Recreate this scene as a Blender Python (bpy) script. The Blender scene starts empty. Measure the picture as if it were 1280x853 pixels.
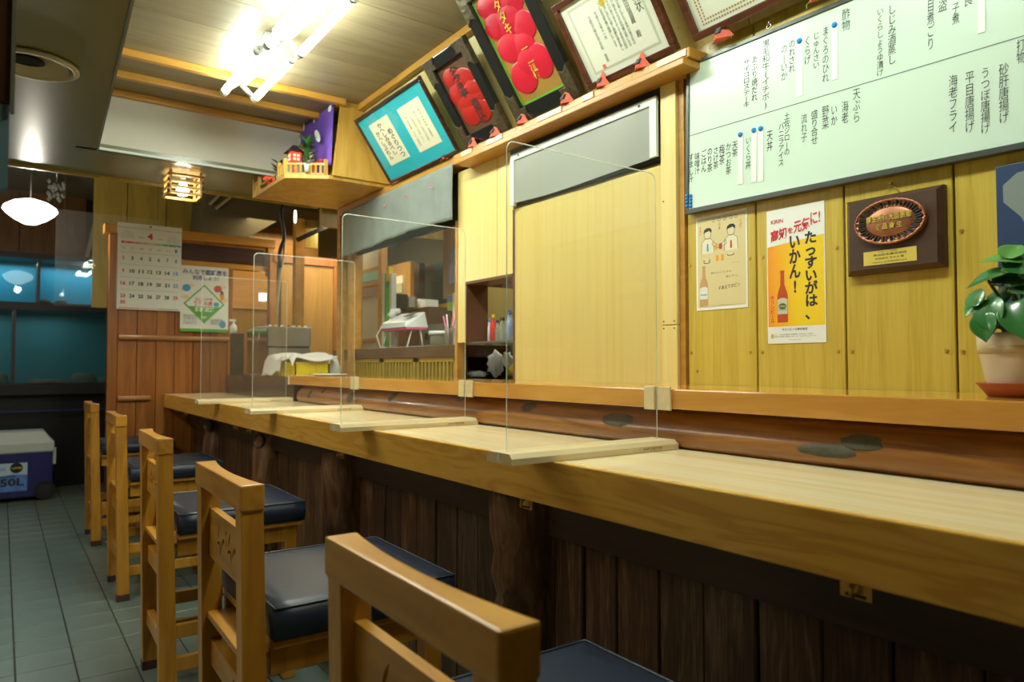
import bpy, bmesh, math, random
from math import sin, cos, pi, atan, radians, sqrt, hypot
from mathutils import Vector, Matrix
random.seed(7)
S = bpy.context.scene
COL = S.collection

# ------------------------------------------------------------------ camera, world, exposure, main lights
FPX = 885.0
TH = atan(638 / FPX); PITCH = atan(30.5 / FPX); EYE = 1.05
cd = bpy.data.cameras.new('camera'); cam = bpy.data.objects.new('camera', cd); COL.objects.link(cam)
cd.sensor_width = 36; cd.lens = FPX * 36 / 1280; cd.clip_start = 0.02
cam.location = (0, 0, EYE); cam.rotation_euler = (pi/2 + PITCH, 0, -TH)
cd.dof.use_dof = True; cd.dof.focus_distance = 1.75; cd.dof.aperture_fstop = 4.5
S.camera = cam
S.view_settings.view_transform = 'Standard'; S.view_settings.look = 'None'
S.view_settings.exposure = 0.42; S.view_settings.gamma = 1
w = bpy.data.worlds.new('world'); S.world = w; w.use_nodes = True
w.node_tree.nodes['Background'].inputs[0].default_value = (0.75, 0.8, 0.7, 1)
w.node_tree.nodes['Background'].inputs[1].default_value = 0.16

def area(name, loc, rot, sx, sy, power, col=(1, 1, 1), spread=180):
    l = bpy.data.lights.new(name, 'AREA'); l.shape = 'RECTANGLE'; l.size = sx; l.size_y = sy
    l.energy = power; l.color = col; l.spread = radians(spread)
    o = bpy.data.objects.new(name, l); COL.objects.link(o); o.location = loc; o.rotation_euler = rot
    return o
FL = (0.95, 1.0, 0.86)
WARM = (1.0, 0.78, 0.45)
# area lights added under the twin-tube fittings boost their own tubes (strength set in lit_tube)
for yy, pw in ((2.94, 3.5), (2.36, 3.5), (1.68, 3.2), (.72, 5)):
    area('fluorescent_light', (0.825, yy, 2.205), (0, 0, 0), 0.14, 0.44, pw, FL)
area('kitchen_light', (2.3, 2.7, 2.17), (0, 0, 0), 0.8, 2.2, 17, (1.0, 0.97, 0.80))
area('back_room_light', (2.0, 5.9, 2.25), (0, 0, 0), 0.8, 0.8, 9, WARM)
area('tank_light', (.2, 7.40, 1.93), (0, 0, 0), 1.4, .2, 3.2, (.75, .95, 1))
area('lower_tank_light', (-.1, 7.40, 1.50), (0, 0, 0), 1.2, .2, 1.8, (.75, .95, 1))
area('side_passage_fill', (1.95, 4.75, 2.0), (0, 0, 0), .4, .5, 9, (1.0, .88, .60))  # added fill without a visible source, brightens the timber wall
area('aisle_fill', (-.65, 2.9, 2.01), (0, 0, 0), .5, 1.2, 13, (1, .97, .86))  # unseen fill added at the left for the counter front and chair backs
for nm, lc, en, cc in (('pendant_light', (.125, 5.2, 1.86), 9, (1, .93, .78)),):
    pl_ = bpy.data.lights.new(nm, 'POINT'); pl_.energy = en; pl_.color = cc; pl_.shadow_soft_size = .03
    po = bpy.data.objects.new(nm, pl_); COL.objects.link(po); po.location = lc

# ------------------------------------------------------------------ camera maths for placing things measured on the photograph
fw = Vector((sin(TH)*cos(PITCH), cos(TH)*cos(PITCH), sin(PITCH)))
rt = Vector((cos(TH), -sin(TH), 0)); up = rt.cross(fw); C0 = Vector((0, 0, EYE))
def ray(px, py): return fw + rt*((px-640)/FPX) - up*((py-426.5)/FPX)
def onX(px, py, X): r = ray(px, py); return C0 + r*(X/r.x)
def onY(px, py, Y): r = ray(px, py); return C0 + r*(Y/r.y)
def onZ(px, py, Z): r = ray(px, py); return C0 + r*((Z-EYE)/r.z)
def onP(px, py, p, n): r = ray(px, py); return C0 + r*((Vector(p)-C0).dot(n)/r.dot(n))

# ------------------------------------------------------------------ materials
MATS = {}
def newmat(name):
    m = bpy.data.materials.new(name); m.use_nodes = True; MATS[name] = m
    nt = m.node_tree; return m, nt, nt.nodes['Principled BSDF']
def plain(name, col, rough=0.5, metal=0.0, spec=0.5, coat=0.0, var=0.0, bump=0.0, bscale=60, sss=0.0, vscale=6):
    m, nt, b = newmat(name); n = nt.nodes; L = nt.links
    b.inputs['Base Color'].default_value = (*col, 1); b.inputs['Roughness'].default_value = rough
    b.inputs['Metallic'].default_value = metal; b.inputs['Specular IOR Level'].default_value = spec
    b.inputs['Coat Weight'].default_value = coat; b.inputs['Coat Roughness'].default_value = 0.06
    if var or bump:
        tc = n.new('ShaderNodeTexCoord')
    if var:
        no = n.new('ShaderNodeTexNoise'); no.inputs['Scale'].default_value = vscale; no.inputs['Detail'].default_value = 6
        L.new(tc.outputs['Object'], no.inputs['Vector'])
        hs = n.new('ShaderNodeHueSaturation'); hs.inputs['Color'].default_value = (*col, 1)
        mr = n.new('ShaderNodeMapRange'); mr.inputs[1].default_value = .25; mr.inputs[2].default_value = .75
        mr.inputs[3].default_value = 1-var; mr.inputs[4].default_value = 1+var
        L.new(no.outputs[0], mr.inputs[0]); L.new(mr.outputs[0], hs.inputs['Value']); L.new(hs.outputs[0], b.inputs['Base Color'])
    if bump:
        n2 = n.new('ShaderNodeTexNoise'); n2.inputs['Scale'].default_value = bscale; n2.inputs['Detail'].default_value = 4
        L.new(tc.outputs['Object'], n2.inputs['Vector'])
        bp = n.new('ShaderNodeBump'); bp.inputs['Strength'].default_value = bump; bp.inputs['Distance'].default_value = 0.004
        L.new(n2.outputs[0], bp.inputs['Height']); L.new(bp.outputs[0], b.inputs['Normal'])
    return m
def wood(name, cols, axis='y', scale=9.0, stretch=14.0, rough=0.4, fig=0.55, piece=0.12, coat=0.0, fine=0.35, spec=0.5, bump=0.08):
    """grain runs along axis; cols: dark, mid, light"""
    m, nt, b = newmat(name); n = nt.nodes; L = nt.links
    tc = n.new('ShaderNodeTexCoord'); mp = n.new('ShaderNodeMapping')
    sc = [scale]*3; sc['xyz'.index(axis)] = scale/stretch
    mp.inputs['Scale'].default_value = sc; L.new(tc.outputs['Object'], mp.inputs['Vector'])
    oi = n.new('ShaderNodeObjectInfo')
    cmb = n.new('ShaderNodeVectorMath'); cmb.operation = 'ADD'
    mulr = n.new('ShaderNodeMath'); mulr.operation = 'MULTIPLY'; mulr.inputs[1].default_value = 37.0
    L.new(oi.outputs['Random'], mulr.inputs[0]); L.new(mp.outputs[0], cmb.inputs[0]); L.new(mulr.outputs[0], cmb.inputs[1])
    n1 = n.new('ShaderNodeTexNoise'); n1.inputs['Scale'].default_value = 1.0; n1.inputs['Detail'].default_value = 3; n1.inputs['Distortion'].default_value = 0.6
    L.new(cmb.outputs[0], n1.inputs['Vector'])
    # contour lines of the noise give cathedral figure
    mu = n.new('ShaderNodeMath'); mu.operation = 'MULTIPLY'; mu.inputs[1].default_value = 9.0; L.new(n1.outputs[0], mu.inputs[0])
    fr = n.new('ShaderNodeMath'); fr.operation = 'PINGPONG'; fr.inputs[1].default_value = 1.0; L.new(mu.outputs[0], fr.inputs[0])
    n2 = n.new('ShaderNodeTexNoise'); n2.inputs['Scale'].default_value = 9.0; n2.inputs['Detail'].default_value = 5
    L.new(cmb.outputs[0], n2.inputs['Vector'])
    mixv = n.new('ShaderNodeMix'); mixv.data_type = 'FLOAT'; mixv.inputs[0].default_value = 1-fig
    L.new(fr.outputs[0], mixv.inputs[2]); L.new(n1.outputs[0], mixv.inputs[3])
    mixf = n.new('ShaderNodeMix'); mixf.data_type = 'FLOAT'; mixf.inputs[0].default_value = fine
    L.new(mixv.outputs[0], mixf.inputs[2]); L.new(n2.outputs[0], mixf.inputs[3])
    cr = n.new('ShaderNodeValToRGB'); e = cr.color_ramp.elements
    e[0].position = 0.22; e[0].color = (*cols[0], 1); e[1].position = 0.78; e[1].color = (*cols[2], 1)
    k = e.new(0.5); k.color = (*cols[1], 1)
    L.new(mixf.outputs[0], cr.inputs[0])
    hs = n.new('ShaderNodeHueSaturation'); mr = n.new('ShaderNodeMapRange')
    mr.inputs[3].default_value = 1-piece; mr.inputs[4].default_value = 1+piece
    L.new(oi.outputs['Random'], mr.inputs[0]); L.new(mr.outputs[0], hs.inputs['Value']); L.new(cr.outputs[0], hs.inputs['Color'])
    L.new(hs.outputs[0], b.inputs['Base Color'])
    b.inputs['Roughness'].default_value = rough; b.inputs['Coat Weight'].default_value = coat
    b.inputs['Coat Roughness'].default_value = 0.05; b.inputs['Specular IOR Level'].default_value = spec
    if bump:
        bp = n.new('ShaderNodeBump'); bp.inputs['Strength'].default_value = bump; bp.inputs['Distance'].default_value = 0.002
        L.new(mixf.outputs[0], bp.inputs['Height']); L.new(bp.outputs[0], b.inputs['Normal'])
    return m
def emit(name, col, s):
    m = bpy.data.materials.new(name); m.use_nodes = True; MATS[name] = m; nt = m.node_tree
    nt.nodes.remove(nt.nodes['Principled BSDF']); e = nt.nodes.new('ShaderNodeEmission')
    e.inputs[0].default_value = (*col, 1); e.inputs[1].default_value = s
    nt.links.new(e.outputs[0], nt.nodes['Material Output'].inputs[0]); return m
def glassy(name, tint=(1, 1, 1), ior=1.45, rough=0.01, haze=0.0, hcol=(1, 1, 1)):
    m = bpy.data.materials.new(name); m.use_nodes = True; MATS[name] = m; nt = m.node_tree; n = nt.nodes; L = nt.links
    n.remove(n['Principled BSDF'])
    t = n.new('ShaderNodeBsdfTransparent'); t.inputs[0].default_value = (*tint, 1)
    g = n.new('ShaderNodeBsdfGlossy'); g.inputs['Roughness'].default_value = rough
    lw = n.new('ShaderNodeLayerWeight'); lw.inputs[0].default_value = .5
    pw = n.new('ShaderNodeMath'); pw.operation = 'POWER'; pw.inputs[1].default_value = 5; L.new(lw.outputs['Facing'], pw.inputs[0])
    f = n.new('ShaderNodeMapRange'); f.inputs[3].default_value = ((ior-1)/(ior+1))**2*.9; f.inputs[4].default_value = .8; L.new(pw.outputs[0], f.inputs[0])
    mx = n.new('ShaderNodeMixShader'); L.new(f.outputs[0], mx.inputs[0]); L.new(t.outputs[0], mx.inputs[1]); L.new(g.outputs[0], mx.inputs[2])
    last = mx
    if haze:
        d = n.new('ShaderNodeBsdfDiffuse'); d.inputs[0].default_value = (*hcol, 1)
        m2 = n.new('ShaderNodeMixShader'); m2.inputs[0].default_value = haze
        L.new(mx.outputs[0], m2.inputs[1]); L.new(d.outputs[0], m2.inputs[2]); last = m2
    L.new(last.outputs[0], n['Material Output'].inputs[0]); return m

counter_wood = wood('counter_wood', [(.80,.58,.28), (.86,.71,.42), (.90,.79,.54)], 'y', 13, 30, .16, .25, .02, fine=.15, bump=.02)
front_wood = wood('counter_front_wood', [(.58,.285,.035), (.66,.36,.05), (.69,.39,.062)], 'y', 24, 9, .28, .75, .02, fine=.10, bump=.02)
shelf_wood = wood('shelf_wood', [(.50,.22,.035), (.60,.29,.055), (.66,.34,.075)], 'y', 8, 7, .12, .5, .02, coat=.4, fine=.2, bump=.0)
foot_wood = wood('pale_foot_wood', [(.60,.46,.24), (.70,.57,.33), (.78,.65,.41)], 'x', 14, 14, .35, .3, .04, fine=.3)
log_wood = wood('log_wood', [(.14,.045,.008), (.25,.090,.014), (.34,.14,.022)], 'y', 14, 10, .32, .5, .03, coat=.25, fine=.3)
chair_wood = wood('chair_wood', [(.33,.135,.011), (.45,.20,.020), (.52,.25,.030)], 'z', 13, 9, .34, .45, .10, fine=.3)
chair_wood_y = wood('chair_wood_y', [(.33,.135,.011), (.45,.20,.020), (.52,.25,.030)], 'y', 13, 9, .34, .45, .10, fine=.3)
kick_wood = wood('old_plank_wood', [(.020,.009,.004), (.075,.032,.012), (.21,.125,.068)], 'z', 22, 12, .42, .35, .35, fine=.55, bump=.3)
kick_dark = wood('dark_rail_wood', [(.035,.017,.010), (.055,.028,.016), (.08,.042,.024)], 'y', 12, 12, .45, .4, .1)
trunk_wood = wood('trunk_wood', [(.045,.018,.008), (.14,.06,.022), (.26,.15,.07)], 'z', 14, 7, .4, .5, .1, bump=.3)
panel_wood = wood('yellow_panel_wood', [(.42,.29,.032), (.55,.40,.055), (.63,.48,.09)], 'z', 26, 22, .33, .3, .05, fine=.45, bump=.04)
beige_wood = wood('pale_panel_wood', [(.68,.52,.17), (.75,.60,.225), (.79,.65,.27)], 'z', 40, 60, .30, .1, .03, fine=.3, bump=.0)
door_wood = wood('door_panel_wood', [(.61,.46,.13), (.68,.53,.175), (.72,.58,.22)], 'z', 40, 60, .25, .1, .02, fine=.3, bump=.0)
upper_wood = wood('upper_wall_wood', [(.58,.44,.14), (.66,.52,.19), (.72,.58,.24)], 'z', 20, 12, .4, .3, .05)
ceil_wood = wood('ceiling_board_wood', [(.20,.15,.085), (.265,.21,.125), (.30,.245,.15)], 'x', 10, 12, .36, .4, .07, fine=.3, bump=.03)
orange_wood = wood('orange_trim_wood', [(.36,.16,.022), (.46,.22,.032), (.53,.28,.05)], 'y', 10, 10, .35, .4, .05)
orange_x = wood('orange_trim_wood_x', [(.46,.20,.03), (.56,.27,.045), (.62,.32,.06)], 'x', 10, 10, .3, .4, .05)
altar_wood = wood('altar_wood', [(.46,.25,.045), (.58,.33,.06), (.66,.41,.09)], 'z', 9, 9, .35, .5, .05)
part_wood = wood('partition_wood', [(.27,.085,.014), (.37,.13,.022), (.44,.17,.032)], 'z', 14, 12, .36, .4, .12, fine=.3)
rail_wood = wood('rail_wood', [(.36,.17,.07), (.44,.22,.09), (.5,.26,.11)], 'x', 10, 10, .35, .4, .03)
sign_dark = wood('dark_sign_wood', [(.035,.012,.010), (.055,.02,.016), (.075,.03,.022)], 'x', 14, 10, .35, .4, .05)
brown_wall = wood('brown_wall_wood', [(.17,.07,.014), (.24,.105,.022), (.29,.13,.03)], 'z', 10, 8, .22, .4, .1)
olive_wood = wood('olive_wall_wood', [(.28,.19,.028), (.36,.25,.038), (.41,.29,.05)], 'z', 10, 8, .35, .4, .08)
kitchen_wood = wood('kitchen_brown_wood', [(.30,.15,.03), (.38,.20,.04), (.44,.24,.05)], 'z', 10, 8, .4, .4, .05)
kdark_wood = wood('kitchen_dark_wood', [(.05,.025,.01), (.08,.04,.018), (.12,.06,.03)], 'y', 10, 8, .4, .4, .05)
frame_dark = wood('dark_frame_wood', [(.03,.012,.008), (.05,.02,.012), (.07,.03,.018)], 'x', 14, 10, .22, .4, .05, coat=.3)
frame_red = wood('brown_frame_wood', [(.06,.018,.010), (.10,.03,.015), (.14,.045,.02)], 'x', 20, 10, .22, .4, .05, coat=.3)
plaque_wood = wood('plaque_wood', [(.055,.028,.016), (.07,.036,.021), (.085,.045,.026)], 'x', 14, 20, .4, .3, .0)
tile_m = plain('floor_tile', (.115,.155,.13), .36, var=.30, bump=.15, bscale=40, vscale=3)
grout_m = plain('grout', (.035,.030,.024), .8)
vinyl = plain('navy_vinyl', (.016,.023,.042), .40, spec=.42, bump=.25, bscale=16)
piping_m = plain('vinyl_piping', (.03,.04,.06), .3)
cap_m = plain('rubber_cap', (.06,.025,.018), .5)
black_m = plain('black', (.008,.008,.009), .5)
darkgap = plain('dark_gap', (.02,.014,.01), .8)
brass = plain('brass', (.62,.40,.10), .3, metal=.9)
acryl = glassy('clear_acrylic', (.985,.99,.985), 1.38, .01, .012, (1,1,.95))
acryl_edge = glassy('acrylic_edge', (.9,.93,.88), 1.5, .2, .45, (.95,1,.9))
white_m = plain('white_paper', (.80,.82,.78), .6)
board_m = plain('whiteboard_face', (.64,.80,.68), .22, spec=.4)
board_frame = plain('grey_metal_frame', (.10,.11,.10), .35, metal=.6)
ink = plain('ink_black', (.018,.022,.022), .6)
ink_soft = plain('ink_grey', (.10,.14,.13), .6)
ink_red = plain('ink_red', (.62,.03,.035), .5)
ink_blue = plain('ink_blue', (.05,.25,.70), .5)
ink_navy = plain('ink_navy', (.06,.05,.32), .5)
magnet_m = plain('blue_magnet', (.01,.27,.75), .25)
tape_m = plain('white_tape', (.80,.86,.82), .5)
cream_ceiling = plain('painted_ceiling', (.30,.275,.185), .45, var=.05)
fascia_m = plain('painted_fascia', (.62,.58,.48), .42)
olive_ceiling = plain('soffit_paint', (.19,.18,.095), .26, var=.04)
trim_grey = plain('grey_edge_trim', (.16,.18,.16), .35)
kwall = plain('kitchen_wall_paint', (.60,.52,.30), .6)
wall_plain = plain('plaster', (.42,.35,.22), .6, var=.05)
steel = plain('stainless_steel', (.42,.41,.37), .28, metal=.85, var=.08)
steel2 = plain('stainless_side', (.50,.46,.40), .12, metal=1.0)
noren_m = plain('grey_cloth', (.215,.245,.225), .85, var=.12, bump=.25, bscale=120, vscale=9)
purple_m = plain('purple_cloth', (.17,.075,.46), .75, var=.1)
pink_m = plain('pink_cloth', (.78,.05,.10), .6)
coral_m = plain('coral_cloth', (.70,.13,.075), .6, var=.12, vscale=30)
band_m = plain('grey_band', (.07,.075,.08), .5)
white_cloth = plain('white_towel', (.80,.78,.74), .9, bump=.4, bscale=70)
yellow_pl = plain('yellow_plastic', (.78,.60,.015), .35)
red_pl = plain('red_lacquer', (.78,.05,.03), .35)
lamp_red = emit('lit_red_lantern', (1, .10, .04), .9)
win_lit = emit('lit_lantern_window', (1, .55, .35), 1.6)
leaf_m = plain('leaf_green', (.035,.16,.035), .22, var=.3, coat=.3, vscale=14)
leaf_l = plain('leaf_light_green', (.09,.28,.035), .25, var=.2, coat=.2, vscale=14)
pot_m = plain('cream_pot', (.66,.57,.42), .4)
pot_band = plain('tan_pot_band', (.50,.38,.22), .4)
saucer_m = plain('terracotta', (.42,.11,.05), .5)
copper = plain('copper_relief', (.40,.16,.08), .36, metal=.6, var=.35, vscale=40)
gold_m = plain('gold_letter', (.72,.52,.08), .4, metal=.2)
brass_plate = plain('brass_plate', (.78,.62,.13), .35, metal=.3)
teal_mat = plain('teal_mount', (.025,.42,.50), .5)
cream_paper = plain('cream_paper', (.74,.70,.52), .6)
cert_paper = plain('certificate_paper', (.74,.77,.65), .5)
cert_border = plain('certificate_border', (.52,.55,.42), .5)
dots_m = plain('certificate_dots', (.40,.28,.12), .5)
brown_mount = plain('brown_mount', (.12,.05,.02), .5, var=.2)
gold_mount = plain('gold_mount', (.36,.20,.04), .4, var=.2)
green_edge = plain('green_edge', (.14,.45,.04), .4)
red_sil = plain('red_silhouette', (.40,.016,.012), .35)
red_sil2 = plain('crimson_silhouette', (.58,.012,.035), .35)
corner_m = plain('carved_corner', (.10,.075,.04), .4, metal=.5, bump=1.0, bscale=55, var=.4, vscale=60)
black_fr = plain('black_frame', (.012,.014,.014), .25, coat=.4)
tube_m = emit('lit_tube', (.88, 1.0, .87), 33)
fit_white = plain('white_enamel', (.50,.51,.44), .35)
globe_m = emit('lit_globe', (1, .97, .86), 7)
bulb_m = emit('lit_bulb', (1, .86, .62), 22)
spot_m = emit('lit_lamp', (1, .93, .75), 3)
lantern_m = plain('lantern_slat', (.72,.42,.12), .45)
cooler_b = plain('cooler_blue', (.02,.022,.14), .35)
cooler_w = plain('cooler_white', (.50,.56,.54), .4)
cooler_l = plain('cooler_label', (.45,.62,.75), .4)
cooler_wave = plain('cooler_label_wave', (.10,.22,.62), .4, var=.3, vscale=14)
tank_back = plain('tank_backing_blue', (.02,.30,.46), .5)
tank_water = glassy('tank_water_glass', (.86,.95,.96), 1.33, .02, .06, (.25,.55,.6))
rock_m = plain('tank_rock', (.10,.085,.05), .8, var=.3)
kirin_bg = plain('poster_yellow', (.86,.58,.015), .4)
orange_p = plain('poster_orange', (.88,.36,.01), .4)
asahi_bg = plain('poster_tan', (.68,.58,.30), .5)
bottle_red = plain('print_bottle_red', (.50,.065,.01), .4)
green_p = plain('poster_green', (.11,.42,.06), .5)
lgreen_p = plain('poster_pale', (.62,.72,.62), .5)
peach_p = plain('poster_peach', (.78,.60,.42), .5)
blue_p = plain('poster_blue', (.06,.36,.66), .5)
navy_pic = plain('navy_picture', (.025,.055,.14), .4)
grey_pic = plain('grey_picture', (.22,.27,.26), .4)
sheet_m = glassy('cloudy_plastic_sheet', (.55,.60,.54), 1.45, .25, .66, (.50,.52,.46))
rail_white = plain('pale_rail', (.62,.70,.66), .4)
skin_print = plain('print_line', (.10,.09,.07), .5)
pink_pl = plain('pink_plastic', (.78,.14,.34), .4)
white_pl = plain('white_plastic', (.72,.76,.76), .4)
plastic_bag = glassy('thin_plastic_bag', (.8,.85,.85), 1.4, .2, .55, (.8,.85,.85))
blue_pl = plain('blue_plastic', (.10,.22,.55), .4)
green_pl = plain('lime_plastic', (.35,.65,.02), .4)
glass_jar = glassy('jar_glass', (.75,.8,.75), 1.4, .05, .3, (.6,.6,.5))
slate = plain('slate_blue_wall', (.035,.075,.085), .6)
mauve = plain('mauve_panel', (.33,.21,.16), .5)
cable_m = plain('cable_black', (.02,.018,.015), .5)
pipe_m = plain('cream_pipe', (.50,.42,.22), .45)
sink_m = wood('dark_counter_block', [(.045,.032,.022), (.075,.055,.04), (.11,.085,.06)], 'x', 14, 12, .16, .3, .0)
copper_cap = plain('sky_grey_panel', (.10,.16,.19), .3)

# ------------------------------------------------------------------ mesh helpers
WM = {}
def wmat(o): return WM.get(o.name, Matrix.Identity(4)) if o else Matrix.Identity(4)
class MB:
    def __init__(s): s.v = []; s.f = []; s.mi = []; s.sm = []; s.k = 0
    def m(s, k): s.k = k; return s
    def add(s, vs, fs, smooth=False):
        o = len(s.v); s.v += [Vector(q) for q in vs]
        for f in fs: s.f.append([i+o for i in f]); s.mi.append(s.k); s.sm.append(smooth)
        return s
    def box(s, x0, y0, z0, x1, y1, z1):
        if x0 > x1: x0, x1 = x1, x0
        if y0 > y1: y0, y1 = y1, y0
        if z0 > z1: z0, z1 = z1, z0
        return s.add([(x0,y0,z0),(x1,y0,z0),(x1,y1,z0),(x0,y1,z0),(x0,y0,z1),(x1,y0,z1),(x1,y1,z1),(x0,y1,z1)],
                     [(0,3,2,1),(4,5,6,7),(0,1,5,4),(1,2,6,5),(2,3,7,6),(3,0,4,7)])
    def bar(s, p, q, w, h=None, upv=(0,0,1)):
        h = h or w; p = Vector(p); q = Vector(q); d = (q-p).normalized(); u = Vector(upv)
        if abs(d.dot(u)) > .98: u = Vector((1,0,0))
        a = d.cross(u).normalized()*w/2; b = a.cross(d).normalized()*h/2
        c = [p-a-b, p+a-b, p+a+b, p-a+b, q-a-b, q+a-b, q+a+b, q-a+b]
        return s.add(c, [(0,3,2,1),(4,5,6,7),(0,1,5,4),(1,2,6,5),(2,3,7,6),(3,0,4,7)])
    def cyl(s, p, q, r0, r1=None, n=16, smooth=True):
        r1 = r0 if r1 is None else r1; p = Vector(p); q = Vector(q); d = (q-p).normalized()
        u = Vector((0,0,1)) if abs(d.z) < .9 else Vector((1,0,0)); a = d.cross(u).normalized(); b = a.cross(d)
        vs = [p + (a*cos(2*pi*i/n)+b*sin(2*pi*i/n))*r0 for i in range(n)] + [q + (a*cos(2*pi*i/n)+b*sin(2*pi*i/n))*r1 for i in range(n)]
        s.add(vs, [(i, (i+1) % n, n+(i+1) % n, n+i) for i in range(n)], smooth)
        o = len(s.v)-2*n; s.f.append([o+i for i in range(n)][::-1]); s.f.append([o+n+i for i in range(n)]); s.mi += [s.k]*2; s.sm += [False]*2
        return s
    def lathe(s, prof, c=(0,0,0), n=24, sx=1, sy=1):
        c = Vector(c); vs = []
        for r, z in prof: vs += [c+Vector((r*sx*cos(2*pi*i/n), r*sy*sin(2*pi*i/n), z)) for i in range(n)]
        fs = [(j*n+i, j*n+(i+1) % n, (j+1)*n+(i+1) % n, (j+1)*n+i) for j in range(len(prof)-1) for i in range(n)]
        return s.add(vs, fs, True)
    def tube(s, path, r, n=8, rr=None):
        path = [Vector(p) for p in path]; vs = []
        pa = None
        for i, p in enumerate(path):
            d = (path[min(i+1, len(path)-1)]-path[max(i-1, 0)]).normalized()
            if pa is None:
                u = Vector((0,0,1)) if abs(d.z) < .9 else Vector((1,0,0)); pa = d.cross(u).normalized()
            else: pa = (pa - d*pa.dot(d)).normalized()
            b = pa.cross(d); R = rr[i] if rr else r
            vs += [p+(pa*cos(2*pi*k/n)+b*sin(2*pi*k/n))*R for k in range(n)]
        m_ = len(path)
        fs = [(j*n+i, j*n+(i+1) % n, (j+1)*n+(i+1) % n, (j+1)*n+i) for j in range(m_-1) for i in range(n)]
        fs += [tuple(range(n))[::-1], tuple(range((m_-1)*n, m_*n))]
        return s.add(vs, fs, True)
    def prism(s, pts, z0, z1, M=None):
        """polygon in local xy extruded z0..z1, optional matrix"""
        n = len(pts); vs = [Vector((x,y,z0)) for x, y in pts]+[Vector((x,y,z1)) for x, y in pts]
        if M: vs = [M @ v for v in vs]
        return s.add(vs, [tuple(range(n))[::-1], tuple(range(n, 2*n))]+[(i,(i+1)%n,n+(i+1)%n,n+i) for i in range(n)])
    def mesh(s, name, mats, M=None, bevel=0, seg=2, fix=True):
        me = bpy.data.meshes.new(name); vs = [M @ v for v in s.v] if M else s.v
        me.from_pydata([tuple(v) for v in vs], [], s.f)
        for mt in (mats if isinstance(mats, (list, tuple)) else [mats]): me.materials.append(mt)
        for i, p in enumerate(me.polygons): p.material_index = s.mi[i]; p.use_smooth = s.sm[i]
        bm = bmesh.new(); bm.from_mesh(me)
        if fix: bmesh.ops.recalc_face_normals(bm, faces=bm.faces)
        if bevel:
            es = [e for e in bm.edges if len(e.link_faces) == 2 and e.calc_face_angle(0) > .5]
            bmesh.ops.bevel(bm, geom=es, offset=bevel, segments=seg, affect='EDGES', profile=.6, clamp_overlap=True)
        bm.to_mesh(me); bm.free(); me.update()
        return me
    def build(s, name, mats, parent=None, local=False, bevel=0, seg=2, fix=True):
        if parent is not None:
            M = None if local else wmat(parent).inverted()
            me = s.mesh(name, mats, M, bevel, seg, fix); o = bpy.data.objects.new(name, me); COL.objects.link(o); o.parent = parent
            WM[o.name] = wmat(parent).copy(); return o
        lo = Vector([min(v[i] for v in s.v) for i in range(3)]); hi = Vector([max(v[i] for v in s.v) for i in range(3)])
        b = Vector(((lo.x+hi.x)/2, (lo.y+hi.y)/2, lo.z)); M = Matrix.Translation(-b)
        me = s.mesh(name, mats, M, bevel, seg, fix); o = bpy.data.objects.new(name, me); COL.objects.link(o); o.location = b
        WM[o.name] = Matrix.Translation(b); return o
def tag(o, label=None, cat=None, group=None, kind=None):
    if label: o['label'] = label
    if cat: o['category'] = cat
    if group: o['group'] = group
    if kind: o['kind'] = kind
    return o
def thing(name, label, cat, loc=(0,0,0), group=None, rz=0):
    o = bpy.data.objects.new(name, None); COL.objects.link(o); o.location = loc; o.rotation_euler = (0,0,rz); o.empty_display_size = .05
    WM[o.name] = Matrix.Translation(Vector(loc)) @ Matrix.Rotation(rz, 4, 'Z'); return tag(o, label, cat, group)
def frame(name, label, cat, O, U, V, group=None):
    """an Empty whose local x, y, z are right, up and outward of a flat thing"""
    U = Vector(U).normalized(); V = Vector(V).normalized(); N = U.cross(V)
    M = Matrix(((U.x,V.x,N.x,O[0]),(U.y,V.y,N.y,O[1]),(U.z,V.z,N.z,O[2]),(0,0,0,1)))
    o = bpy.data.objects.new(name, None); COL.objects.link(o); o.matrix_world = M; o.empty_display_size = .05
    WM[o.name] = M; return tag(o, label, cat, group)
def struct(o): o['kind'] = 'structure'; return o
def kids(o): return [c for c in COL.objects if c.parent == o]
def dup(root, M, label=None, tree=None):
    r = root.copy(); COL.objects.link(r); r.matrix_world = M; WM[r.name] = M.copy()
    if label: r['label'] = label
    for ch, gs in tree:
        c = ch.copy(); COL.objects.link(c); c.parent = r; WM[c.name] = M.copy()
        for g in gs:
            d = g.copy(); COL.objects.link(d); d.parent = c; WM[d.name] = M.copy()
    return r
def treeof(o): return [(c, kids(c)) for c in kids(o)]
def put(name, me, parent, loc):
    o = bpy.data.objects.new(name, me); COL.objects.link(o); o.location = loc
    if parent: o.parent = parent
    return o

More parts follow.
